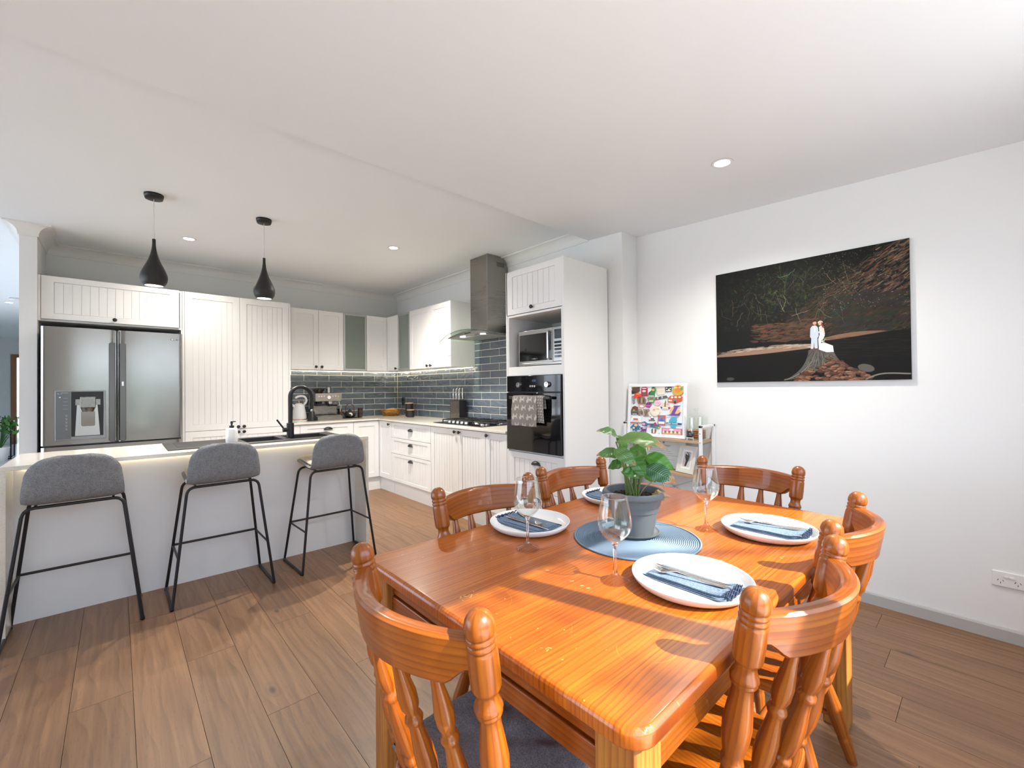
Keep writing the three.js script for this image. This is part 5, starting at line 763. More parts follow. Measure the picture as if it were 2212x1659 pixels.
  leaf([-0.010, 1.050, 0.02], [0.080, 1.082, 0.04], 0.046, 4, 0.014, 0.7, [0.0, 0.905, 0.02]);
  leaf([0.000, 1.078, 0.03], [0.050, 1.028, 0.00], 0.060, 3, 0.008, 0.9, [0.01, 0.905, 0.03]);
  leaf([0.038, 1.058, -0.02], [0.122, 1.016, -0.06], 0.056, 3, 0.014, 1.0, [0.012, 0.905, 0.0]);
  leaf([-0.058, 1.014, -0.07], [0.008, 0.990, -0.06], 0.044, 0, 0.012, 0.9, [0.0, 0.905, -0.02]);
  leaf([0.026, 1.024, -0.05], [0.118, 0.978, -0.09], 0.064, 2, 0.010, 1.05, [0.01, 0.905, -0.02]);
  leaf([0.020, 1.100, 0.06], [0.095, 1.074, 0.08], 0.044, 4, 0.012, 0.7, [0.012, 0.905, 0.03]);
  leaf([0.010, 1.010, -0.02], [0.072, 1.036, -0.03], 0.042, 1, 0.008, 0.8, [0.008, 0.905, 0.0]);
  leaf([-0.012, 1.050, -0.05], [0.018, 0.998, -0.08], 0.050, 0, 0.004, 0.8, [0.004, 0.905, -0.02]);
  leaf([0.045, 0.996, 0.02], [0.078, 0.962, 0.0], 0.036, 3, 0.006, 1.0, [0.02, 0.905, 0.01]);
  leaf([-0.020, 1.020, 0.05], [-0.075, 1.000, 0.06], 0.044, 0, 0.008, -0.8, [-0.012, 0.905, 0.03]);
  const Q = (s, y, d) => at(s, y, d).sub(lo).toArray();
  part(t, 'dry_stem', [tube([Q(0.01, 0.905, -0.01), Q(0.03, 0.955, -0.04), Q(0.07, 0.985, -0.05), Q(0.098, 0.995, -0.05)], 0.0018, 24, 6), tube([Q(0.075, 0.985, -0.05), Q(0.088, 0.965, -0.05), Q(0.095, 0.94, -0.045)], 0.0015, 16, 6)], dry);
  const cr = new THREE.IcosahedronGeometry(0.022, 3), cp = cr.attributes.position, cn = noiseOf(12); for (let i = 0; i < cp.count; i++) { const x = cp.getX(i), y = cp.getY(i), z = cp.getZ(i), k = 0.55 + 0.9 * cn(x * 130 + 60, y * 130 + z * 90 + 60, 256, 256); cp.setXYZ(i, x * k * 0.8, y * k * 0.7, z * k * 1.2); } cr.computeVertexNormals(); const cq = at(0.080, 0.928, -0.045).sub(lo); part(t, 'dry_leaf', cr.translate(cq.x, cq.y, cq.z), dry, 'curled dry leaf on the soil');
}

// ---------------------------------------------------------------- things on the kitchen worktop (top at y = 0.922)
const WY = 0.9222;
{
  const white = std({ color: lin(0.62, 0.63, 0.64), roughness: 0.4 }), copper = std({ color: lin(0.75, 0.38, 0.22), metalness: 1, roughness: 0.25 });
  const k = thing('kettle', 'white electric kettle with copper trim behind the mixer tap', 'kettle', [1.640, WY, -5.66]);
  part(k, 'base', cyl(0.088, 0.086, 0.018, 0, 0, 0, 36), white); part(k, 'body', lathe(smooth([[0.082, 0.026], [0.084, 0.04], [0.068, 0.14], [0.054, 0.20], [0.050, 0.205]], 5).concat([[0.0001, 0.206]]), 36), white); part(k, 'trim_band', [cyl(0.0845, 0.0845, 0.009, 0, 0.018, 0, 36), cyl(0.0525, 0.0515, 0.006, 0, 0.199, 0, 36)], copper, 'copper band'); part(k, 'lid', lathe([[0.046, 0.205], [0.03, 0.216], [0.0001, 0.219]], 28), white); part(k, 'lid_knob', [cyl(0.005, 0.005, 0.014, 0, 0.217, 0, 10), sph(0.012, 0, 0.238, 0)], copper, 'copper lid knob');
  part(k, 'handle', tube([[0.05, 0.19, 0], [0.085, 0.245, 0], [0.062, 0.295, 0], [0.0, 0.302, 0], [-0.035, 0.285, 0]], 0.013, 30, 10), white); part(k, 'spout', tube([[-0.05, 0.17, 0.01], [-0.078, 0.20, 0.012], [-0.092, 0.205, 0.013]], 0.012, 12, 10), white);
  const m = thing('stick_blender', 'black conical grinder with silver cap beside the coffee machine', 'grinder', [1.768, WY, -5.60]); part(m, 'body', lathe([[0.0001, 0], [0.046, 0], [0.047, 0.004], [0.028, 0.115], [0.0001, 0.116]], 28), M.black); part(m, 'cap', lathe([[0.017, 0.116], [0.017, 0.150], [0.012, 0.164], [0.0001, 0.166]], 20), M.chrome, 'silver cap');
  m.name = numbered('pepper_grinder');
}
{ // espresso machine
  const e = thing('espresso_machine', 'stainless espresso machine with bean hopper and portafilters', 'coffee machine', [1.975, WY, -5.70]), S = M.steelDark, B = M.black;
  part(e, 'body', [rb(-0.150, 0.150, 0.0, 0.06, -0.15, 0.10, 0.008), rb(-0.150, 0.150, 0.06, 0.30, -0.15, -0.045, 0.006)], S);
  part(e, 'head', [rb(-0.158, 0.160, 0.232, 0.335, -0.15, 0.085, 0.010, 3)], std({ color: lin(0.42, 0.39, 0.35), metalness: 1, roughness: 0.36 }), 'control head with dials');
  part(e, 'drip_tray', [rb(-0.155, 0.155, 0.0, 0.048, 0.095, 0.150, 0.008), bx(-0.06, 0.06, 0.018, 0.034, 0.150, 0.1515)], S); part(e, 'tray_grille', [...Array(12)].map((_, i) => bx(-0.14 + i * 0.024, -0.128 + i * 0.024, 0.061, 0.064, -0.04, 0.10)), B);
  const g = part(e, 'gauge', cyl(0.024, 0.024, 0.006, 0, 0, 0, 24).rotateX(PI / 2).translate(0.005, 0.284, 0.085), M.plastic, 'round pressure gauge'); part(g, 'bezel', new THREE.TorusGeometry(0.024, 0.003, 8, 24).translate(0.005, 0.284, 0.091), M.chrome);
  for (const x of [-0.118, -0.085, -0.052, 0.055, 0.088, 0.120]) part(e, 'dial', cyl(0.0095, 0.009, 0.006, 0, 0, 0, 14).rotateX(PI / 2).translate(x, 0.298, 0.085), M.chrome);
  part(e, 'grinder_outlet', [cyl(0.026, 0.03, 0.03, -0.085, 0.202, 0.02, 20), rb(-0.135, -0.035, 0.175, 0.205, -0.04, 0.075, 0.006)], B); part(e, 'group_head', [cyl(0.036, 0.036, 0.034, 0.045, 0.198, 0.02, 24)], M.chrome);
  part(e, 'portafilter', [cyl(0.030, 0.033, 0.03, 0.045, 0.168, 0.02, 24), along(cyl(0.009, 0.011, 0.10, 0, 0, 0, 12), [0.06, 0.183, 0.045], [0.085, 0.180, 0.14])], B); part(e, 'steam_wand', tube([[0.142, 0.232, 0.05], [0.150, 0.16, 0.07], [0.146, 0.10, 0.085]], 0.005, 16, 8), M.chrome); part(e, 'side_knob', cyl(0.018, 0.018, 0.02, 0, 0, 0, 16).rotateZ(-PI / 2).translate(0.158, 0.27, 0.02), B);
  part(e, 'bean_hopper', lathe([[0.0001, 0.335], [0.045, 0.335], [0.05, 0.345], [0.072, 0.385], [0.075, 0.392], [0.0001, 0.396]], 28).translate(-0.085, 0, -0.02), phys({ color: lin(0.02, 0.016, 0.012), roughness: 0.1 }), 'smoky bean hopper');
  const j = thing('milk_jug', 'small steel milk jug on top of the espresso machine', 'jug', [2.006, WY + 0.3355, -5.70]); part(j, 'jug', lathe([[0.0001, 0], [0.034, 0], [0.036, 0.006], [0.030, 0.060], [0.0315, 0.078], [0.0305, 0.078], [0.029, 0.060], [0.034, 0.008], [0.0001, 0.004]], 28), M.steel); part(j, 'handle', tube([[0.030, 0.066, 0], [0.052, 0.064, 0], [0.054, 0.03, 0], [0.046, 0.015, 0]], 0.0035, 20, 8), M.steel);
  const b = thing('wooden_tamper_box', 'small brown box at the side of the espresso machine', 'box', [2.160, WY, -5.73]); part(b, 'box', rb(-0.018, 0.018, 0, 0.125, -0.04, 0.04, 0.003), std({ color: lin(0.06, 0.028, 0.018), roughness: 0.5 })); part(b, 'lid', rb(-0.019, 0.019, 0.125, 0.132, -0.041, 0.041, 0.002), std({ color: lin(0.05, 0.024, 0.016), roughness: 0.5 }));
}
{ // Japanese teapot on a dark tray, stack of cups
  const iron = std({ color: lin(0.018, 0.015, 0.015), roughness: 0.45 }), t = thing('teapot', 'black round teapot with white flower motif and brown loop handle', 'teapot', [2.295, WY + 0.0085, -5.74]);
  part(t, 'body', lathe(smooth([[0.0001, 0], [0.045, 0.001], [0.068, 0.025], [0.070, 0.045], [0.055, 0.075], [0.030, 0.086], [0.0001, 0.087]], 6), 32), iron); part(t, 'lid', [lathe([[0.034, 0.083], [0.022, 0.094], [0.0001, 0.097]], 24), sph(0.009, 0, 0.103, 0, 12)], iron); part(t, 'spout', tube([[-0.058, 0.035, 0.01], [-0.085, 0.055, 0.013], [-0.098, 0.078, 0.015]], 0.010, 16, 8), iron);
  part(t, 'handle', tube([[-0.052, 0.075, 0], [-0.054, 0.14, 0], [-0.02, 0.176, 0], [0.03, 0.172, 0], [0.056, 0.13, 0], [0.054, 0.075, 0]], 0.006, 40, 8), std({ color: lin(0.10, 0.035, 0.018), roughness: 0.6 }), 'brown cane loop handle');
  const mo = canvasTex(128, 128, (g) => { g.fillStyle = '#141112'; g.fillRect(0, 0, 128, 128); g.fillStyle = '#e9e6dc'; g.beginPath(); g.arc(64, 64, 60, 0, 7); g.fill(); g.fillStyle = '#1a1718'; for (let i = 0; i < 14; i++) { const a = i * 0.9, r = 18 + (i % 3) * 16; g.beginPath(); g.ellipse(64 + Math.cos(a) * r, 64 + Math.sin(a) * r, 9, 4, a * 1.7, 0, 7); g.fill(); } });
  const dg = new THREE.SphereGeometry(0.0715, 24, 16, PI / 2 - 0.42, 0.84, PI / 2 - 0.42, 0.84), du = dg.attributes.uv; { let a = 9, b = -9, c = 9, d = -9; for (let i = 0; i < du.count; i++) { a = Math.min(a, du.getX(i)); b = Math.max(b, du.getX(i)); c = Math.min(c, du.getY(i)); d = Math.max(d, du.getY(i)); } for (let i = 0; i < du.count; i++) du.setXY(i, (du.getX(i) - a) / (b - a), (du.getY(i) - c) / (d - c)); } dg.scale(1, 0.86, 1).rotateY(-0.35 - 0.02).translate(0.006, 0.042, 0);
  part(t, 'flower_motif', dg, std({ map: mo, roughness: 0.5 }), 'white flower medallion');
  const tr = thing('serving_tray', 'dark round tray under the black teapot', 'tray', [2.31, WY, -5.74]); part(tr, 'tray', lathe([[0.0001, 0], [0.105, 0], [0.112, 0.008], [0.110, 0.0085], [0.104, 0.0045], [0.0001, 0.004]], 40).scale(1.12, 1, 0.8), iron);
  for (let i = 0; i < 4; i++) solid('tea_cup', `small dark tea cup, ${['lowest', 'second', 'third', 'topmost'][i]} in the stack beside the teapot`, 'cup', lathe([[0.0001, 0], [0.018, 0], [0.030, 0.010], [0.033, 0.040], [0.031, 0.040], [0.028, 0.012], [0.0001, 0.006]], 24), std({ color: i % 2 ? lin(0.04, 0.02, 0.02) : lin(0.06, 0.035, 0.03), roughness: 0.4 }), [2.438, WY + i * 0.0295, -5.745], i, 'stacked tea cups');
}
{ // basket with bread rolls of fabric, canisters
  const wire = std({ color: lin(0.28, 0.14, 0.02), metalness: 0.6, roughness: 0.4 });
  const b = thing('fruit_basket', 'oval golden wire basket in the tiled corner', 'basket', [2.890, WY, -5.742]);
  const wall = []; for (let i = 0; i < 40; i++) { const a = i / 40 * 2 * PI, b2 = a + 0.12; wall.push(tube([[Math.cos(a) * 0.112, 0.004, Math.sin(a) * 0.078], [Math.cos(b2) * 0.148, 0.085, Math.sin(b2) * 0.105]], 0.0032, 4, 5)); }
  part(b, 'wire_side', wall, wire); part(b, 'rim', rod([...Array(33)].map((_, i) => [Math.cos(i / 32 * 2 * PI) * 0.15, 0.086, Math.sin(i / 32 * 2 * PI) * 0.107]), 0.0045, 0.001, 8), wire); part(b, 'base', cyl(0.112, 0.112, 0.006, 0, 0, 0, 36).scale(1, 1, 0.7), wire);
  solid('bread_loaf', 'golden crusty loaf lying in the wire basket', 'bread', (() => { const g = new THREE.IcosahedronGeometry(0.075, 4), p = g.attributes.position, n = noiseOf(55); for (let i = 0; i < p.count; i++) { const k = 0.85 + 0.35 * n(p.getX(i) * 60 + 40, p.getY(i) * 60 + p.getZ(i) * 50 + 40, 256, 256); p.setXYZ(i, p.getX(i) * k * 1.25, p.getY(i) * k * 0.66, p.getZ(i) * k * 0.85); } g.computeVertexNormals(); return g; })(), std({ color: lin(0.50, 0.26, 0.06), roughness: 0.7 }), [2.895, WY + 0.058, -5.742]);
  const lidM = std({ color: lin(0.55, 0.33, 0.16), roughness: 0.55 });
  const can = (label, x, z, r, h) => { const c = thing('storage_canister', label, 'canister', [x, WY, z], 0, 'black canisters with wooden lids'); part(c, 'canister', lathe([[0.0001, 0], [r - 0.003, 0], [r, 0.003], [r, h - 0.002], [r - 0.002, h], [0.0001, h]], 32), M.black); part(c, 'lid', cyl(r + 0.001, r + 0.001, 0.010, 0, h, 0, 32), lidM, 'wooden lid'); };
  can('tall black canister with wooden lid beside the basket', 2.990, -5.405, 0.052, 0.178); can('short black canister with wooden lid in front of the tall one', 2.930, -5.262, 0.050, 0.092);
}
{ // knife block: smoked glass box with six knives
  const b = thing('knife_block', 'tall black knife block with a clear front near the cooktop', 'knife block', [3.005, WY, -4.27], -PI / 2);
  part(b, 'box', [bx(-0.098, 0.098, 0, 0.235, -0.055, -0.047), bx(0.088, 0.098, 0, 0.235, -0.047, 0.045), bx(-0.098, -0.094, 0, 0.235, -0.047, 0.045), bx(-0.094, 0.088, 0, 0.012, -0.047, 0.045)], M.black); part(b, 'front_pane', bx(-0.094, 0.088, 0.012, 0.235, 0.041, 0.045), phys({ color: lin(0.55, 0.5, 0.45), roughness: 0.05, transmission: 0.9, thickness: 0 }), 'smoked clear front');
  for (let i = 0; i < 6; i++) { const x = -0.075 + i * 0.029, h = 0.235 + (i % 2) * 0.008, k = thing('kitchen_knife', `steel-handled kitchen knife, ${['first', 'second', 'third', 'fourth', 'fifth', 'sixth'][i]} from the tap side in the knife block`, 'knife', [3.005, WY + 0.014, -4.27 + x], -PI / 2, 'knives in the block'); part(k, 'handle', [tube([[0, h, 0.008 - (i % 2) * 0.03], [0.002, h + 0.06, 0.012 - (i % 2) * 0.03], [-0.006, h + 0.118, 0.004 - (i % 2) * 0.03]], 0.0085, 12, 10)], M.chrome); part(k, 'blade', extrude([[-0.010, h], [0.010, h], [0.010, 0.09], [-0.004, 0.03], [-0.010, 0.05]], 0.002).translate(0, 0, 0.007 - (i % 2) * 0.03), M.steel); }
}
function outlet(name, label, pos, turn, w, h, mat, dark, switches) {
  const o = thing(name, label, 'power outlet', pos, turn); part(o, 'plate', rb(-w / 2, w / 2, -h / 2, h / 2, 0, 0.009, 0.004), mat);
  const n = switches; for (let i = 0; i < n; i++) { const cx = n === 1 ? 0 : (i ? 1 : -1) * w * 0.25, sx = n === 1 ? 0.0 : (i ? 1 : -1) * w * 0.085; part(o, 'switch', extrude(roundRect(w * 0.145, h * 0.15, h * 0.07), 0.005, 0.0015).translate(sx, h * 0.18, 0.0085), mat); const pin = (x, y, a) => rot(bx(-0.0011, 0.0011, -0.0045, 0.0045, 0, 0.0006), 0, 0, a).translate(x, y, 0.0089); part(o, 'socket', [pin(cx - 0.009, -h * 0.08, -0.5), pin(cx + 0.009, -h * 0.08, 0.5), pin(cx, -h * 0.24, 0)], dark, 'three-pin socket slots'); }
}
outlet('power_outlet', 'white double power outlet low on the dining wall', [DINE, 0.311, 0.050], -PI / 2, 0.116, 0.076, M.plastic, M.black, 2);
outlet('power_outlet', 'black power outlet on the tiles near the corner', [RIGHT - 0.0115, 1.123, -5.755], -PI / 2, 0.075, 0.105, M.black, std({ color: lin(0.25, 0.25, 0.25), roughness: 0.5 }), 1);
// ---------------------------------------------------------------- hallway
{
  const t = thing('console_table', 'slim black-framed hallway table with glass top', 'table', [-2.02, 0, -13.22]); const f = (a, b) => rod([a, b], 0.012, 0.01, 6); const w = 0.47, d = 0.20, h = 0.72;
  part(t, 'frame', [f([-w, 0.012, -d], [w, 0.012, -d]), f([-w, 0.012, d], [w, 0.012, d]), f([-w, 0.012, -d], [-w, 0.012, d]), f([w, 0.012, -d], [w, 0.012, d]), f([-w, h, -d], [w, h, -d]), f([-w, h, d], [w, h, d]), f([-w, h, -d], [-w, h, d]), f([w, h, -d], [w, h, d])], M.blackMetal); for (const [x, z] of [[-w, -d], [w, -d], [-w, d], [w, d]]) part(t, 'leg', f([x, 0.012, z], [x, h, z]), M.blackMetal);
  part(t, 'glass_top', bx(-w, w, h + 0.010, h + 0.018, -d, d), phys({ color: lin(0.85, 0.92, 0.92), roughness: 0.03, transmission: 0.8, thickness: 0 }));
  const v = thing('hall_plant', 'bushy green plant in a white pot in front of the hallway table', 'plant', [-1.66, 0, -12.75]); part(v, 'pot', lathe([[0.0001, 0], [0.10, 0], [0.13, 0.2], [0.135, 0.26], [0.12, 0.26], [0.115, 0.22], [0.0001, 0.2]], 24), M.ceramic);
  const r = rngOf(66), ms = [std({ color: lin(0.035, 0.13, 0.02), roughness: 0.5, side: THREE.DoubleSide }), std({ color: lin(0.07, 0.20, 0.03), roughness: 0.5, side: THREE.DoubleSide })], stems = [];
  for (let i = 0; i < 90; i++) { const a = r() * 6.283, el = r() * 1.5 - 0.35, R = 0.08 + r() * 0.28, c = [Math.cos(a) * Math.cos(el) * R, 0.62 + Math.sin(el) * R * 1.0, Math.sin(a) * Math.cos(el) * R * 0.8]; const s = new THREE.Shape(); s.moveTo(0, -0.07); s.quadraticCurveTo(0.05, -0.01, 0, 0.08); s.quadraticCurveTo(-0.05, -0.01, 0, -0.07); const g = extrude(s, 0.002); rot(g, r() * 1.6 - 0.8, r() * 6.28, r() * 2 - 1); part(v, 'leaf', g.translate(...c), ms[i & 1]); if (i % 3 === 0) stems.push(tube([[0, 0.2, 0], [c[0] * 0.4, 0.42, c[2] * 0.4], c], 0.004, 8, 5)); } part(v, 'stems', stems, ms[0]);
  const sd = thing('smoke_detector', 'white round smoke detector on the hallway ceiling', 'detector', [-1.10, CEIL - 0.0, -9.6]); part(sd, 'body', lathe([[0.0001, -0.045], [0.045, -0.043], [0.06, -0.028], [0.062, 0], [0.0001, 0]], 28), M.plastic); part(sd, 'vent_ring', new THREE.TorusGeometry(0.052, 0.003, 6, 28).rotateX(PI / 2).translate(0, -0.034, 0), M.baseboard);
  const sw = thing('light_switch', 'white light switch beside the front door', 'switch', [-2.08, 1.30, HALL], 0); part(sw, 'plate', rb(-0.038, 0.038, -0.06, 0.06, 0, 0.01, 0.004), M.plastic); part(sw, 'rocker', rb(-0.012, 0.012, -0.02, 0.02, 0.009, 0.014, 0.003), M.plastic);
}

// ---------------------------------------------------------------- canvas print on the dining wall
{
  const W = 1600, H = 1200, r = rngOf(2024);
  const art = canvasTex(W, H, (g) => {
    const R = (a, b) => a + r() * (b - a); const blob = (x, y, a, b, c, k, t = R(0, 6)) => { g.save(); g.translate(x, y); g.rotate(t); g.globalAlpha = k; g.fillStyle = c; g.beginPath(); g.ellipse(0, 0, a, b, 0, 0, 7); g.fill(); g.restore(); };
    g.fillStyle = '#121311'; g.fillRect(0, 0, W, H);
    // wooded bank
    for (let i = 0; i < 2600; i++) { const x = R(0, W * 0.8), y = R(0, 640), k = Math.max(0, 1 - Math.abs(x - 640) / 520) * Math.max(0, 1 - Math.abs(y - 300) / 380); blob(x, y, R(5, 26), R(3, 10), k > r() * 1.6 ? `rgb(${R(48, 82) | 0},${R(62, 92) | 0},${R(28, 44) | 0})` : `rgb(${R(18, 38) | 0},${R(22, 36) | 0},${R(16, 26) | 0})`, R(0.2, 0.55)); }
    // rock face rising to the right: slanting strata, pale streaks, dark hollows
    for (let i = 0; i < 3600; i++) { const x = R(680, W), top = 610 - (x - 680) * 0.78 + R(-60, 60), y = R(Math.max(0, top), 790), k = Math.min(1, (x - 680) / 800) * (1 - 0.45 * y / 790); const c = r(), m = 0.45 + 0.75 * k; blob(x, y, R(8, 46), R(2, 7), c < 0.34 ? `rgb(${R(104, 158) * m | 0},${R(72, 104) * m | 0},${R(52, 74) * m | 0})` : c < 0.62 ? `rgb(${R(70, 104) * m | 0},${R(64, 90) * m | 0},${R(54, 76) * m | 0})` : c < 0.70 ? `rgb(${R(150, 190) * m | 0},${R(130, 160) * m | 0},${R(110, 134) * m | 0})` : `rgb(${R(16, 34) | 0},${R(18, 34) | 0},${R(14, 26) | 0})`, R(0.25, 0.6), R(-0.85, -0.2)); }
    for (let i = 0; i < 500; i++) { const x = R(1060, W), y = R(420, 780); blob(x, y, R(20, 60), R(8, 22), `rgb(${R(30, 56) | 0},${R(30, 52) | 0},${R(26, 44) | 0})`, R(0.2, 0.5), R(-0.3, 0.2)); }
    for (let i = 0; i < 700; i++) { const x = R(760, 1240), y = R(120, 560); blob(x, y, R(4, 14), R(2, 6), `rgb(${R(26, 60) | 0},${R(34, 62) | 0},${R(22, 36) | 0})`, R(0.3, 0.7)); }
    for (let i = 0; i < 300; i++) { const x = R(980, W), y = R(10, 560); blob(x, y, R(1.5, 4), R(1.5, 3), '#b9b9ae', R(0.3, 0.8)); }
    // bare branches
    g.lineCap = 'round'; for (let i = 0; i < 60; i++) { let x = R(20, 1250), y = R(60, 520), a = R(0.6, 2.4); g.strokeStyle = `rgba(${R(120, 190) | 0},${R(115, 180) | 0},${R(105, 160) | 0},${R(0.25, 0.7)})`; g.lineWidth = R(1, 4); g.beginPath(); g.moveTo(x, y); for (let k = 0; k < 7; k++) { a += R(-0.5, 0.5); x += Math.cos(a) * R(14, 34); y += Math.sin(a) * R(14, 34); g.lineTo(x, y); } g.stroke(); }
    // ledges and sand along the water
    for (let i = 0; i < 420; i++) { const x = R(380, 960); blob(x, R(610, 800) - Math.abs(x - 650) * 0.05, R(10, 46), R(3, 9), `rgb(${R(60, 110) | 0},${R(46, 74) | 0},${R(36, 56) | 0})`, R(0.3, 0.7), R(-0.15, 0.15)); }
    g.fillStyle = '#8a6f5e'; g.beginPath(); g.moveTo(0, 905); g.bezierCurveTo(260, 860, 600, 820, 960, 850); g.lineTo(900, 880); g.bezierCurveTo(600, 905, 300, 925, 0, 920); g.fill(); for (let i = 0; i < 300; i++) { const x = R(0, 930); blob(x, 885 - 40 * Math.sin(x / 930 * 2.4) + R(-14, 22), R(10, 50), R(2, 6), r() < 0.5 ? '#b3a296' : '#74614f', R(0.3, 0.7), R(-0.1, 0.05)); }
    g.fillStyle = '#7b5f4c'; g.beginPath(); g.moveTo(960, 800); g.bezierCurveTo(1150, 752, 1300, 750, 1450, 772); g.bezierCurveTo(1250, 800, 1100, 815, 960, 820); g.fill();
    // still dark water
    g.fillStyle = '#0f0e0d'; g.fillRect(0, 922, W, H - 922); g.beginPath(); g.moveTo(880, 925); g.lineTo(960, 822); g.bezierCurveTo(1100, 815, 1300, 800, 1500, 772); g.lineTo(W, 780); g.lineTo(W, 925); g.fill();
    for (let i = 0; i < 160; i++) blob(R(1000, W), R(800, 1000), R(20, 90), R(1, 3), '#211e1b', R(0.3, 0.7), 0);
    // stump, roots and stones
    g.fillStyle = '#54524c'; g.beginPath(); g.moveTo(866, 902); g.bezierCurveTo(900, 885, 1030, 885, 1060, 905); g.bezierCurveTo(1085, 990, 1120, 1040, 1190, 1075); g.lineTo(1000, 1090); g.bezierCurveTo(880, 1110, 760, 1190, 650, 1190); g.bezierCurveTo(780, 1130, 850, 1040, 866, 902); g.fill();
    for (let i = 0; i < 240; i++) { const t = r(), x = 880 + t * 170 + R(-8, 8) - (1 - t) * 10, y = R(905, 1060); g.strokeStyle = r() < 0.5 ? 'rgba(150,150,140,0.5)' : 'rgba(38,36,32,0.6)'; g.lineWidth = R(1, 3); g.beginPath(); g.moveTo(x, y); g.lineTo(x + (t - 0.5) * 50, y + R(20, 60)); g.stroke(); }
    g.strokeStyle = '#4a4842'; g.lineWidth = 16; g.beginPath(); g.moveTo(660, 1185); g.bezierCurveTo(760, 1160, 850, 1090, 890, 1010); g.stroke(); g.strokeStyle = '#8d8c84'; g.lineWidth = 5; g.stroke();
    const stones = []; for (let i = 0; i < 130; i++) { const x = R(760, 1330), w = Math.max(0, 1 - Math.abs(x - 1040) / 330); stones.push([x, R(1195 - 215 * w, 1198)]); } stones.sort((a, b) => a[1] - b[1]); for (const [x, y] of stones) { const c = R(0.55, 1.1), a = R(18, 40), b = R(9, 17), t = R(-0.25, 0.25); blob(x, y + 3, a + 3, b + 3, '#1c1410', 1, t); blob(x, y, a, b, `rgb(${122 * c | 0},${86 * c | 0},${68 * c | 0})`, 1, t); blob(x - a * 0.2, y - b * 0.3, a * 0.55, b * 0.4, `rgb(${168 * c | 0},${126 * c | 0},${102 * c | 0})`, 0.6, t); g.globalAlpha = 1; g.strokeStyle = '#251a14'; g.lineWidth = 2; }
    blob(1300, 1090, 60, 34, '#58564f', 1, 0.3); g.strokeStyle = '#7c7a72'; g.lineWidth = 12; g.beginPath(); g.moveTo(1300, 1190); g.bezierCurveTo(1400, 1130, 1430, 1140, 1590, 1150); g.stroke(); blob(140, 1165, 40, 18, '#3c4440', 1, 0);
    // two people standing on the stump: pale suit, white gown
    const L = (pts, c) => { g.globalAlpha = 1; g.fillStyle = c; g.beginPath(); pts.forEach(([x, y], i) => i ? g.lineTo(x, y) : g.moveTo(x, y)); g.closePath(); g.fill(); };
    L([[884, 690], [900, 668], [930, 668], [946, 690], [950, 770], [940, 790], [942, 890], [916, 890], [912, 830], [906, 892], [884, 892], [890, 790], [880, 772]], '#b9c4d2'); L([[914, 668], [924, 668], [921, 730], [916, 730]], '#eef0f2'); blob(919, 642, 15, 20, '#c39a80', 1, 0); L([[903, 640], [905, 620], [920, 614], [935, 622], [936, 640], [930, 630], [910, 630]], '#2c211b'); L([[884, 890], [912, 890], [914, 902], [880, 902]], '#6b3d26'); L([[914, 888], [944, 888], [946, 900], [914, 902]], '#6b3d26');
    L([[954, 684], [972, 672], [990, 682], [998, 770], [986, 800], [1000, 840], [1060, 872], [1066, 930], [1010, 930], [950, 900], [946, 800], [958, 760]], '#edeff1'); L([[952, 690], [990, 684], [1000, 758], [990, 768], [976, 720]], '#d9c6b8'); blob(962, 652, 14, 19, '#cfa58d', 1, 0); L([[974, 640], [984, 662], [992, 700], [978, 690], [972, 662]], '#7c3f22'); g.strokeStyle = '#e9e4d8'; g.lineWidth = 6; g.beginPath(); g.arc(964, 648, 18, 3.4, 6.0); g.stroke(); for (let i = 0; i < 26; i++) blob(R(972, 1004), R(800, 840), 6, 3, r() < 0.3 ? '#b9b39a' : '#3f4d26', 1);
    L([[930, 732], [975, 722], [976, 734], [934, 748]], '#b9c4d2'); g.globalAlpha = 1;
  });
  const p = thing('canvas_print', 'large frameless photo print of a couple on a stump beside dark water', 'picture', [DINE, 1.7245, -0.828], -PI / 2);
  part(p, 'backing', rb(-0.534, 0.534, -0.3985, 0.3985, 0, 0.024, 0.002), std({ color: lin(0.55, 0.55, 0.55), roughness: 0.5 })); part(p, 'print', new THREE.PlaneGeometry(1.066, 0.795).translate(0, 0, 0.0245), phys({ map: art, roughness: 0.55, specularIntensity: 0.4 }));
}
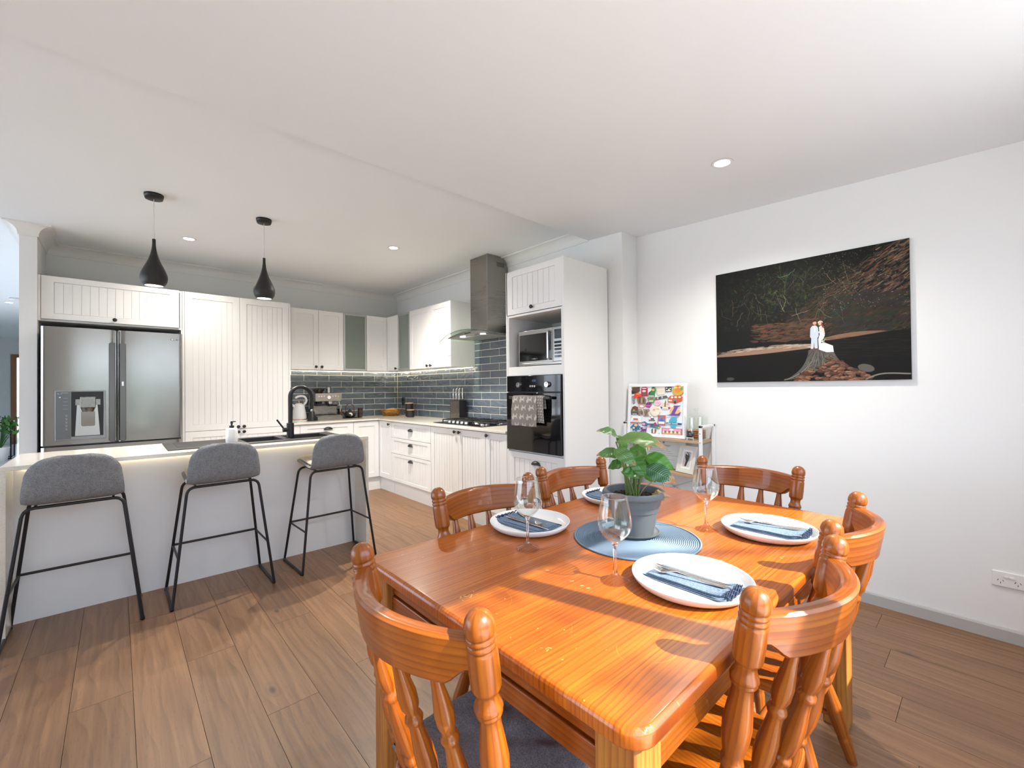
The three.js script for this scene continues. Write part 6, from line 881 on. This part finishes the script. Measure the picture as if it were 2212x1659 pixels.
// ---------------------------------------------------------------- white shelf unit beside the print
const SH = { x0: 3.085, x1: 3.295, z0: -2.02, z1: -1.397 };
{
  const s = thing('shelf_unit', 'white metal shelf unit with pale oak shelves in the dining corner', 'shelf', [0, 0, 0]); const b = 0.010, { x0, x1, z0, z1 } = SH;
  for (const [x, z] of [[x0, z1], [x1, z1], [x0, z0], [x1, z0]]) part(s, 'post', rb(x - b, x + b, 0, 1.017, z - b, z + b, 0.002, 1), M.whiteMetal);
  for (const z of [z0, z1]) part(s, 'top_bar', rb(x0 - b, x1 + b, 1.0, 1.017, z - b, z + b, 0.002, 1), M.whiteMetal);
  for (const y of [0.905, 0.655, 0.36, 0.09]) part(s, 'oak_shelf', boxUV(rb(x0 - 0.006, x1 + 0.008, y - 0.018, y, z0 + b + 0.001, z1 - b - 0.001, 0.002, 1), 'z', y, y), M.oakShelf, 'pale oak board');
  part(s, 'wire_brace', [rod([[x1, 0.64, z0], [x1, 0.37, z1]], 0.0022, 0.01, 6), rod([[x1, 0.64, z1], [x1, 0.37, z0]], 0.0022, 0.01, 6), sph(0.010, x1 - 0.004, 0.505, (z0 + z1) / 2, 12), rod([[x1, 0.885, z1], [x1, 0.665, z0]], 0.0022, 0.01, 6), rod([[x1, 0.885, z0], [x1, 0.665, z1]], 0.0022, 0.01, 6)], M.aluminium, 'crossed wire brace');
  part(s, 'bolt', [0.96, 0.895, 0.645].map((y) => cyl(0.004, 0.004, 0.003, 0, 0, 0, 10).rotateZ(PI / 2).translate(x0 - b, y, z1)), M.steelDark);
}
// magnetic board leaning on the top shelf; local x to the right, y up along the board, z towards the room
const MB = new THREE.Group();
{
  const W = 0.475, H = 0.420, A = V(3.100, 0.9055, -2.005), Bq = V(3.150, 0.9055, -1.533), ex = Bq.clone().sub(A).normalize(), lean = 0.10, out = V(0, 1, 0).cross(ex).negate();
  const ey = V(0, 1, 0).multiplyScalar(Math.cos(lean)).add(out.clone().multiplyScalar(-Math.sin(lean) * (out.x < 0 ? 1 : -1))).normalize(), ez = ex.clone().cross(ey).normalize();
  const m4 = new THREE.Matrix4().makeBasis(ex, ey, ez).setPosition(A), put = (o) => { o.applyMatrix4(m4); return o; };
  const b = thing('magnet_board', 'white framed magnetic board covered in souvenir magnets', 'board'); put(b); const f = 0.026;
  part(b, 'frame', [rb(0, W, 0, f, 0, 0.018, 0.003), rb(0, W, H - f, H, 0, 0.018, 0.003), rb(0, f, f - 0.001, H - f + 0.001, 0, 0.018, 0.003), rb(W - f, W, f - 0.001, H - f + 0.001, 0, 0.018, 0.003)], M.whiteMetal); part(b, 'panel', bx(f, W - f, f, H - f, 0.002, 0.008), std({ color: lin(0.74, 0.77, 0.79), roughness: 0.3 }));
  // one atlas over the whole board; each magnet shows its own piece of it
  const px = (x) => (x - 150) / 1540 * W, py = (y) => (1555 - y) / 1427 * H, S = 1024;
  const list = [ // label, outline in board pixels, paint
    ['brown moose head magnet with pale antlers', [[200, 240], [290, 140], [320, 190], [380, 180], [460, 210], [470, 330], [400, 390], [250, 410], [235, 330], [260, 260]], (g) => { g('#5b3a24', 0); g('#3a2417', 1, 250, 330, 120, 90); g('#d9b58c', 1, 200, 150, 110, 80); g('#1c1a1c', 1, 230, 330, 70, 90); g('#1c1a1c', 1, 400, 190, 70, 60); }],
    ['small red telephone box magnet', [[510, 260], [540, 220], [640, 215], [680, 250], [690, 465], [520, 480]], (g) => { g('#a8182c', 0); g('#d6d3d0', 1, 535, 300, 110, 60); g('#6b5a55', 1, 540, 360, 105, 80); g('#f0e8e4', 1, 540, 245, 110, 22); }],
    ['small green leprechaun magnet', [[720, 370], [800, 300], [800, 220], [870, 210], [910, 300], [880, 400], [880, 480], [700, 485]], (g) => { g('#2e7a35', 0); g('#e9a56b', 1, 800, 270, 80, 60); g('#16513a', 1, 795, 210, 80, 45); g('#f2f2e8', 1, 715, 455, 150, 18); g('#2b2d34', 1, 700, 365, 70, 45); }],
    ['cream parchment scroll magnet', [[920, 235], [1120, 220], [1130, 425], [945, 440]], (g) => { g('#e2d8c8', 0); g('#c9b79e', 1, 945, 300, 170, 8); g('#c9b79e', 1, 945, 340, 170, 8); g('#b79f80', 1, 930, 240, 190, 16); }],
    ['small black and white checked magnet', [[1150, 225], [1310, 215], [1310, 345], [1155, 355]], (g) => { g('#2c3428', 0); g('#e8e8d8', 1, 1170, 240, 36, 30); g('#e8e8d8', 1, 1225, 270, 40, 40); g('#e8e8d8', 1, 1175, 310, 120, 24); g('#e8e8d8', 1, 1265, 250, 30, 30); }],
    ['round golden sombrero magnet', 'o1475,315,138', (g) => { g('#c9a23c', 0); g('#e9d88a', 1, 1370, 230, 210, 30); g('#d9812c', 1, 1400, 250, 150, 120); g('#5f8f6a', 1, 1530, 230, 60, 90); g('#e04a1e', 1, 1440, 200, 60, 36); }],
    ['bright red crab magnet', [[300, 540], [340, 400], [430, 370], [510, 410], [520, 480], [440, 505], [420, 580], [400, 510], [330, 520]], (g) => { g('#e0401c', 0); g('#f3a13a', 1, 390, 400, 90, 24); }],
    ['grey city tower magnet', [[250, 470], [310, 450], [350, 660], [290, 690]], (g) => { g('#8c8c8c', 0); g('#c9c9c9', 1, 270, 540, 60, 10); g('#5b5b5b', 1, 280, 580, 60, 10); }],
    ['carved wooden totem magnet', [[410, 590], [450, 500], [600, 490], [650, 560], [640, 680], [440, 680]], (g) => { g('#7d6650', 0); g('#2e2720', 1, 470, 500, 20, 150); g('#b9a084', 1, 520, 520, 30, 140); g('#3b3128', 1, 580, 540, 24, 110); }],
    ['smiling pink mouth magnet', [[440, 690], [620, 680], [640, 730], [580, 795], [500, 800], [450, 750]], (g) => { g('#d9a48c', 0); g('#f8f4f0', 1, 480, 720, 110, 50); }],
    ['pair of magenta clogs magnet', [[650, 680], [690, 630], [790, 640], [795, 720], [750, 785], [650, 765]], (g) => { g('#9c2a86', 0); g('#5b3a52', 1, 665, 640, 50, 50); g('#5b3a52', 1, 735, 640, 45, 50); g('#d05bbd', 1, 655, 715, 130, 22); }],
    ['green parrot scene magnet', [[675, 510], [860, 500], [880, 560], [860, 660], [740, 640]], (g) => { g('#5f8a56', 0); g('#b9423a', 1, 760, 520, 70, 30); g('#d9d2b8', 1, 740, 580, 110, 40); }],
    ['slanted lettered place-name magnet', [[880, 500], [1180, 445], [1225, 510], [900, 580]], (g) => { g('#56615a', 0); g('#cfd4cc', 1, 950, 490, 26, 60); g('#2f3a5a', 1, 1000, 480, 26, 60); g('#cfd4cc', 1, 1060, 470, 26, 60); g('#b63a32', 1, 910, 500, 24, 60); }],
    ['orange camper van magnet', [[1225, 520], [1290, 450], [1540, 450], [1585, 490], [1575, 590], [1440, 640], [1400, 665], [1360, 640], [1225, 625]], (g) => { g('#c9532c', 0); g('#efe6d4', 1, 1300, 465, 60, 60); g('#efe6d4', 1, 1385, 465, 70, 50); g('#efe6d4', 1, 1480, 465, 70, 46); g('#3a8a9a', 1, 1340, 545, 110, 30); g('#efd2a8', 1, 1240, 560, 90, 40); g('#2b2724', 1, 1375, 590, 60, 70); }],
    ['round pale pink magnet', 'o965,650,72', (g) => { g('#eeb9cf', 0); g('#d98fb0', 1, 925, 640, 80, 14); }],
    ['tower of Paris magnet with flag base', [[1030, 745], [1080, 650], [1140, 640], [1160, 560], [1180, 640], [1270, 680], [1295, 770], [1250, 815], [1080, 820]], (g) => { g('#d9cfae', 0); g('#8c7a4e', 1, 1135, 560, 45, 190); g('#2b3f8c', 1, 1030, 745, 60, 60); g('#f6f2f0', 1, 1090, 765, 130, 50); g('#c3263a', 1, 1230, 750, 65, 55); g('#d9a0c8', 1, 1195, 650, 70, 60); g.text('PARIS', 1100, 806, 38, '#b03040'); }],
    ['purple letter L magnet over a golden ball', 'o1405,855,118', (g) => { g('#eab98c', 0); g('#b98a62', 1, 1300, 845, 220, 6); g('#b98a62', 1, 1400, 740, 6, 230); }, [[1385, 712], [1560, 706], [1510, 738], [1482, 745], [1405, 922], [1480, 925], [1560, 868], [1520, 968], [1196, 974], [1285, 946], [1318, 930], [1402, 750], [1372, 740]]],
    ['bear in a green scarf magnet', [[245, 880], [280, 770], [350, 740], [430, 770], [445, 900], [440, 980], [260, 985]], (g) => { g('#6a3f26', 0); g('#c99a6a', 1, 300, 840, 60, 50); g('#2f7a52', 1, 250, 880, 190, 40); g('#1f2f45', 1, 255, 945, 190, 36); g('#e8e8e8', 1, 280, 955, 140, 14); }],
    ['wooden NY letters magnet', [[455, 825], [520, 820], [570, 900], [575, 820], [740, 820], [750, 850], [710, 920], [740, 1010], [640, 1020], [610, 1025], [530, 940], [525, 1010], [450, 1010]], (g) => { g('#9a8270', 0); g('#c9b6a4', 1, 480, 840, 20, 150); g('#6f5b4c', 1, 520, 860, 24, 110); g('#c9b6a4', 1, 585, 850, 22, 150); g('#6f5b4c', 1, 650, 840, 30, 70); g.text('NY', 452, 1005, 190, 'rgba(70,54,44,0.55)'); }],
    ['round cream shell magnet', 'o905,870,128', (g) => { g('#eadcc4', 0); g('#d9a09a', 1, 840, 810, 70, 50); g('#c9b27a', 1, 930, 800, 80, 24); g('#f6efe2', 1, 860, 900, 120, 30); }],
    ['white bear flag magnet', [[240, 1025], [530, 1015], [540, 1210], [240, 1210]], (g) => { g('#efeff2', 0); g('#b3704a', 1, 320, 1080, 130, 50); g('#6f8a5a', 1, 300, 1135, 180, 10); g('#b8b8bc', 1, 280, 1160, 210, 14); g('#c3202e', 1, 236, 1188, 306, 26); g('#c3202e', 1, 262, 1040, 22, 22); }],
    ['black-and-white animal on a log magnet', [[735, 1130], [760, 1010], [800, 1030], [850, 1030], [885, 1005], [905, 1130]], (g) => { g('#e8e6e2', 0); g('#22242a', 1, 765, 1005, 34, 34); g('#22242a', 1, 850, 1005, 34, 34); g('#2b3450', 1, 790, 1060, 90, 36); g('#8c5a2c', 1, 740, 1100, 170, 34); }],
    ['vintage ski poster magnet', [[980, 975], [1175, 970], [1175, 1240], [980, 1245]], (g) => { g('#b5605a', 0); g('#5f86c8', 1, 1000, 1010, 155, 190); g('#e9eef4', 1, 1000, 1140, 155, 60); g('#b03a3a', 1, 1050, 1050, 60, 40); g('#28345a', 1, 1020, 1100, 110, 14); }],
    ['turquoise lake-shaped magnet with lettering', [[1270, 1110], [1330, 1010], [1450, 1000], [1460, 1100], [1440, 1150], [1580, 1160], [1580, 1205], [1440, 1200], [1440, 1290], [1330, 1290], [1300, 1200], [1200, 1195], [1200, 1150], [1280, 1150]], (g) => { g('#3fa9c4', 0); g('#2f4f78', 1, 1195, 1152, 385, 50); g.text('LAKE TAHOE', 1215, 1192, 46, '#e8f4f8'); }],
    ['long colourful fish string magnet', [[545, 1180], [630, 1150], [700, 1200], [860, 1200], [910, 1160], [950, 1210], [1050, 1280], [1020, 1340], [860, 1310], [740, 1300], [560, 1270]], (g) => { g('#3a6a86', 0); g('#e89aa8', 1, 560, 1190, 90, 70); g('#e89aa8', 1, 700, 1250, 80, 50); g('#b02a3a', 1, 870, 1170, 80, 80); g('#4f9a4a', 1, 930, 1270, 60, 50); g('#d9b04a', 1, 990, 1280, 60, 50); g('#5b3a6a', 1, 800, 1210, 60, 60); }],
    ['blue ship wheel magnet with yellow figures', [[235, 1335], [330, 1230], [430, 1220], [470, 1280], [520, 1290], [480, 1340], [505, 1390], [420, 1400], [410, 1450], [360, 1410], [300, 1430], [300, 1370]], (g) => { g('#2f6a9a', 0); g('#e8c866', 1, 345, 1230, 95, 70); g('#f0d080', 1, 305, 1320, 70, 50); g('#2b3f3a', 1, 370, 1330, 50, 40); }],
    ['purple and green bird magnet', [[490, 1440], [560, 1400], [510, 1320], [680, 1310], [685, 1380], [660, 1470], [520, 1475]], (g) => { g('#6a2f7a', 0); g('#d9d2e2', 1, 590, 1320, 80, 30); g('#6aa83a', 1, 500, 1440, 80, 34); g('#e0a030', 1, 630, 1420, 30, 50); }],
    ['anchor magnet with tricolour top', [[755, 1465], [820, 1480], [815, 1350], [860, 1335], [930, 1340], [945, 1380], [920, 1480], [1040, 1450], [1010, 1520], [900, 1545], [800, 1530]], (g) => { g('#6f6a5c', 0); g('#2f7a4a', 1, 815, 1345, 45, 70); g('#f0ece6', 1, 862, 1340, 40, 110); g('#b02a3a', 1, 905, 1345, 40, 70); g('#3b362e', 1, 790, 1500, 220, 22); }],
    ['pink panoramic skyline magnet', [[1090, 1300], [1590, 1300], [1590, 1480], [1090, 1475]], (g) => { g('#b56a78', 0); g('#ee9ab0', 1, 1110, 1315, 460, 60); g('#f2efe6', 1, 1280, 1312, 110, 50); g('#c9b68c', 1, 1110, 1390, 460, 40); for (let i = 0; i < 9; i++) g(i % 2 ? '#4f6a3a' : '#e8e4d8', 1, 1120 + i * 50, 1370, 26, 60); g('#d9a078', 1, 1110, 1430, 460, 30); }],
  ];
  const inside = (s, i) => typeof s === 'string' ? null : s;
  const tex = canvasTex(S, S, (c) => {
    c.fillStyle = '#d0d6da'; c.fillRect(0, 0, S, S); const X = (x) => px(x) / W * S, Y = (y) => (1 - py(y) / H) * S;
    for (const [, shape, paint] of list) {
      c.save(); c.beginPath(); if (typeof shape === 'string') { const [a, b, r] = shape.slice(1).split(',').map(Number); c.ellipse(X(a), Y(b), px(150 + r) / W * S + 2, px(150 + r) / W * S * W / H + 2, 0, 0, 7); } else { shape.forEach(([x, y], i) => i ? c.lineTo(X(x), Y(y)) : c.moveTo(X(x), Y(y))); c.closePath(); } c.lineWidth = 8; c.strokeStyle = '#888'; c.clip();
      const g = (col, kind, x, y, w, h) => { c.fillStyle = col; if (!kind) c.fillRect(0, 0, S, S); else { c.beginPath(); c.ellipse(X(x + w / 2), Y(y + h / 2), Math.abs(X(x + w) - X(x)) / 2, Math.abs(Y(y + h) - Y(y)) / 2, 0, 0, 7); if (w > 2.2 * h || h > 2.2 * w) { c.beginPath(); c.rect(X(x), Y(y), X(x + w) - X(x), Y(y + h) - Y(y)); } c.fill(); } };
      g.text = (t, x, y, size, col) => { c.fillStyle = col; c.font = `bold ${Math.round(size / 1540 * S)}px sans-serif`; c.fillText(t, X(x), Y(y)); }; g.poly = (col, p) => { c.fillStyle = col; c.beginPath(); p.forEach(([x, y], i) => i ? c.lineTo(X(x), Y(y)) : c.moveTo(X(x), Y(y))); c.fill(); };
      paint(g); c.restore();
    }
  });
  const mat = std({ map: tex, roughness: 0.45 });
  list.forEach(([label, shape, , letter], i) => {
    let s, cx, cy; if (typeof shape === 'string') { const [a, b, r] = shape.slice(1).split(',').map(Number); cx = px(a); cy = py(b); s = circleShape(px(150 + r), 0, 0); } else { const p = shape.map(([x, y]) => [px(x), py(y)]); cx = p.reduce((q, k) => q + k[0], 0) / p.length; cy = p.reduce((q, k) => q + k[1], 0) / p.length; s = new THREE.Shape(p.map(([x, y]) => new THREE.Vector2(x - cx, y - cy))); }
    const g = extrude(s, 0.006 + (i % 3) * 0.002, 0.0012, 1), p = g.attributes.position, uv = g.attributes.uv; for (let k = 0; k < p.count; k++) uv.setXY(k, (p.getX(k) + cx) / W, (p.getY(k) + cy) / H);
    const m = solid('souvenir_magnet', label, 'magnet', g, mat, [0, 0, 0], 0, 'souvenir magnets on the white board'); m.position.set(cx, cy, 0.0082 + (i === 6 ? 0.007 : 0)); m.updateMatrix(); m.applyMatrix4(m4);
    if (letter) part(m, 'letter', extrude(letter.map(([x, y]) => [px(x) - cx, py(y) - cy]).reverse(), 0.004, 0.0008, 1).translate(0, 0, 0.0085), std({ color: lin(0.13, 0.05, 0.30), roughness: 0.4 }), 'slanted purple letter L');
  });
}
{ // cookie jar, easel sign, certificate, photo frame
  const y = 0.9055, jx = 3.185, jz = -1.475; const jar = thing('cookie_jar', 'round glass biscuit jar with knobbed lid on the top shelf', 'jar', [jx, y, jz]);
  part(jar, 'jar', lathe([[0.0001, 0], [0.076, 0], [0.083, 0.006], [0.084, 0.012], [0.084, 0.165], [0.082, 0.168], [0.0805, 0.165], [0.0805, 0.014], [0.078, 0.008], [0.0001, 0.005]], 48), M.jarGlass); const l = part(jar, 'lid', lathe([[0.086, 0.166], [0.086, 0.174], [0.075, 0.184], [0.035, 0.196], [0.012, 0.200], [0.010, 0.210], [0.020, 0.220], [0.021, 0.232], [0.0001, 0.236]], 48), M.jarGlass);
  const ck = std({ color: lin(0.36, 0.15, 0.045), roughness: 0.85 }), r = rngOf(44);
  const cg = lathe(smooth([[0.0001, 0], [0.029, 0.001], [0.034, 0.005], [0.031, 0.010], [0.0001, 0.013]], 4), 20);
  const spots = []; for (let k = 0; k < 5; k++) for (let j = 0; j < 3; j++) spots.push([Math.cos(j * 2.094 + 0.5) * 0.043, 0.007 + k * 0.0135, Math.sin(j * 2.094 + 0.5) * 0.043]);
  spots.forEach(([a, b, c], i) => { const m = solid('cookie', 'brown round biscuit inside the glass jar', 'biscuit', cg, ck, [jx + a, y + b + 0.001, jz + c], r() * 6, 'biscuits in the glass jar'); m.rotation.x = (r() - 0.5) * 0.06; });
  const e = thing('easel_sign', 'tiny white easel with a chalkboard in front of the biscuit jar', 'sign', [3.105, y, -1.482], -PI / 2 + 0.25); const st = (a, b) => rod([a, b], 0.003, 0.01, 6);
  part(e, 'easel', [st([-0.022, 0, 0.008], [-0.006, 0.085, -0.004]), st([0.022, 0, 0.008], [0.006, 0.085, -0.004]), st([0, 0, -0.03], [0, 0.082, -0.006]), st([-0.026, 0.018, 0.010], [0.026, 0.018, 0.010])], M.whiteMetal);
  const ct = canvasTex(128, 160, (g) => { g.fillStyle = '#1c1d1f'; g.fillRect(0, 0, 128, 160); g.fillStyle = '#e6e6e6'; g.font = '26px serif'; g.fillText('Pete\'s', 28, 66); g.fillText('treats', 30, 104); }); const bd = part(e, 'chalkboard', rot(bx(-0.019, 0.019, 0.020, 0.068, 0, 0.003), -0.13).translate(0, 0, 0.0095), M.black); part(bd, 'lettering', rot(new THREE.PlaneGeometry(0.036, 0.046).translate(0, 0.044, 0.0032), -0.13).translate(0, 0, 0.0095), std({ map: ct, roughness: 0.7 }));
  const y2 = 0.6555;
  const dt = canvasTex(512, 360, (g) => { g.fillStyle = '#d5d9d3'; g.fillRect(0, 0, 512, 360); g.strokeStyle = '#b4b9b0'; g.lineWidth = 3; g.strokeRect(14, 14, 484, 332); g.fillStyle = '#4a4d4a'; g.font = 'italic 34px serif'; g.fillText('Marriage', 190, 92); g.fillStyle = '#7d817c'; for (let i = 0; i < 6; i++) g.fillRect(70 + (i % 2) * 24, 130 + i * 26, 200 + (i * 53) % 160, 3); g.font = 'italic 20px serif'; g.fillText('certificate', 200, 122); g.beginPath(); g.arc(256, 44, 14, 0, 7); g.fill(); });
  const c = thing('certificate_frame', 'white framed certificate standing on the second shelf', 'frame', [3.235, y2, -1.775], -PI / 2); const rx = (o) => { o.rotation.order = 'YXZ'; o.rotation.x = -0.12; };
  part(c, 'frame', [rb(-0.185, 0.185, 0, 0.007, -0.004, 0.006, 0.002), rb(-0.185, 0.185, 0.224, 0.231, -0.004, 0.006, 0.002), rb(-0.185, -0.178, 0.007, 0.224, -0.004, 0.006, 0.002), rb(0.178, 0.185, 0.007, 0.224, -0.004, 0.006, 0.002)], M.whiteMetal); part(c, 'document', bx(-0.178, 0.178, 0.007, 0.224, -0.003, 0.001), std({ map: dt, roughness: 0.4 })); rx(c);
  const pt = canvasTex(200, 300, (g) => { g.fillStyle = '#c8c8c4'; g.fillRect(0, 0, 200, 300); const r2 = rngOf(9); g.fillStyle = '#d9b9a8'; g.fillRect(20, 190, 60, 110); g.fillStyle = '#24272c'; g.beginPath(); g.moveTo(40, 40); g.lineTo(120, 70); g.lineTo(160, 60); g.lineTo(150, 160); g.lineTo(110, 290); g.lineTo(60, 290); g.lineTo(80, 180); g.lineTo(50, 120); g.fill(); g.strokeStyle = '#2b2e33'; g.lineWidth = 7; for (let i = 0; i < 9; i++) { g.beginPath(); g.moveTo(60 + i * 10, 10 + i * 6); g.lineTo(150 + r2() * 40, 5 + i * 22); g.stroke(); } });
  const p = thing('photo_frame', 'cream moulded frame holding a black and white photo', 'frame', [3.118, y2, -1.535], -PI / 2 - 0.30); p.rotation.order = 'YXZ'; p.rotation.x = -0.27;
  const fr = (a, d0, d1, b) => [rb(-a, a, b, b + 0.02, 0, d1, 0.004), rb(-a, a, 0.208 - b - 0.02, 0.208 - b, 0, d1, 0.004), rb(-a, -a + 0.02, b + 0.016, 0.192 - b, 0, d1, 0.004), rb(a - 0.02, a, b + 0.016, 0.192 - b, 0, d1, 0.004)];
  const cream = std({ color: lin(0.70, 0.68, 0.60), roughness: 0.5 }); part(p, 'frame', [...fr(0.080, 0, 0.014, 0), ...fr(0.066, 0, 0.010, 0.014)], cream); part(p, 'mount', bx(-0.05, 0.05, 0.03, 0.178, 0.001, 0.004), M.ceramic); part(p, 'photo', new THREE.PlaneGeometry(0.066, 0.112).translate(0, 0.104, 0.0046), std({ map: pt, roughness: 0.3 })); part(p, 'stand', rot(bx(-0.018, 0.018, 0, 0.13, -0.003, 0), 0.42).translate(0, 0.005, -0.045), std({ color: lin(0.12, 0.06, 0.03), roughness: 0.7 }), 'brown easel back');
}

renderer.render(scene, camera);
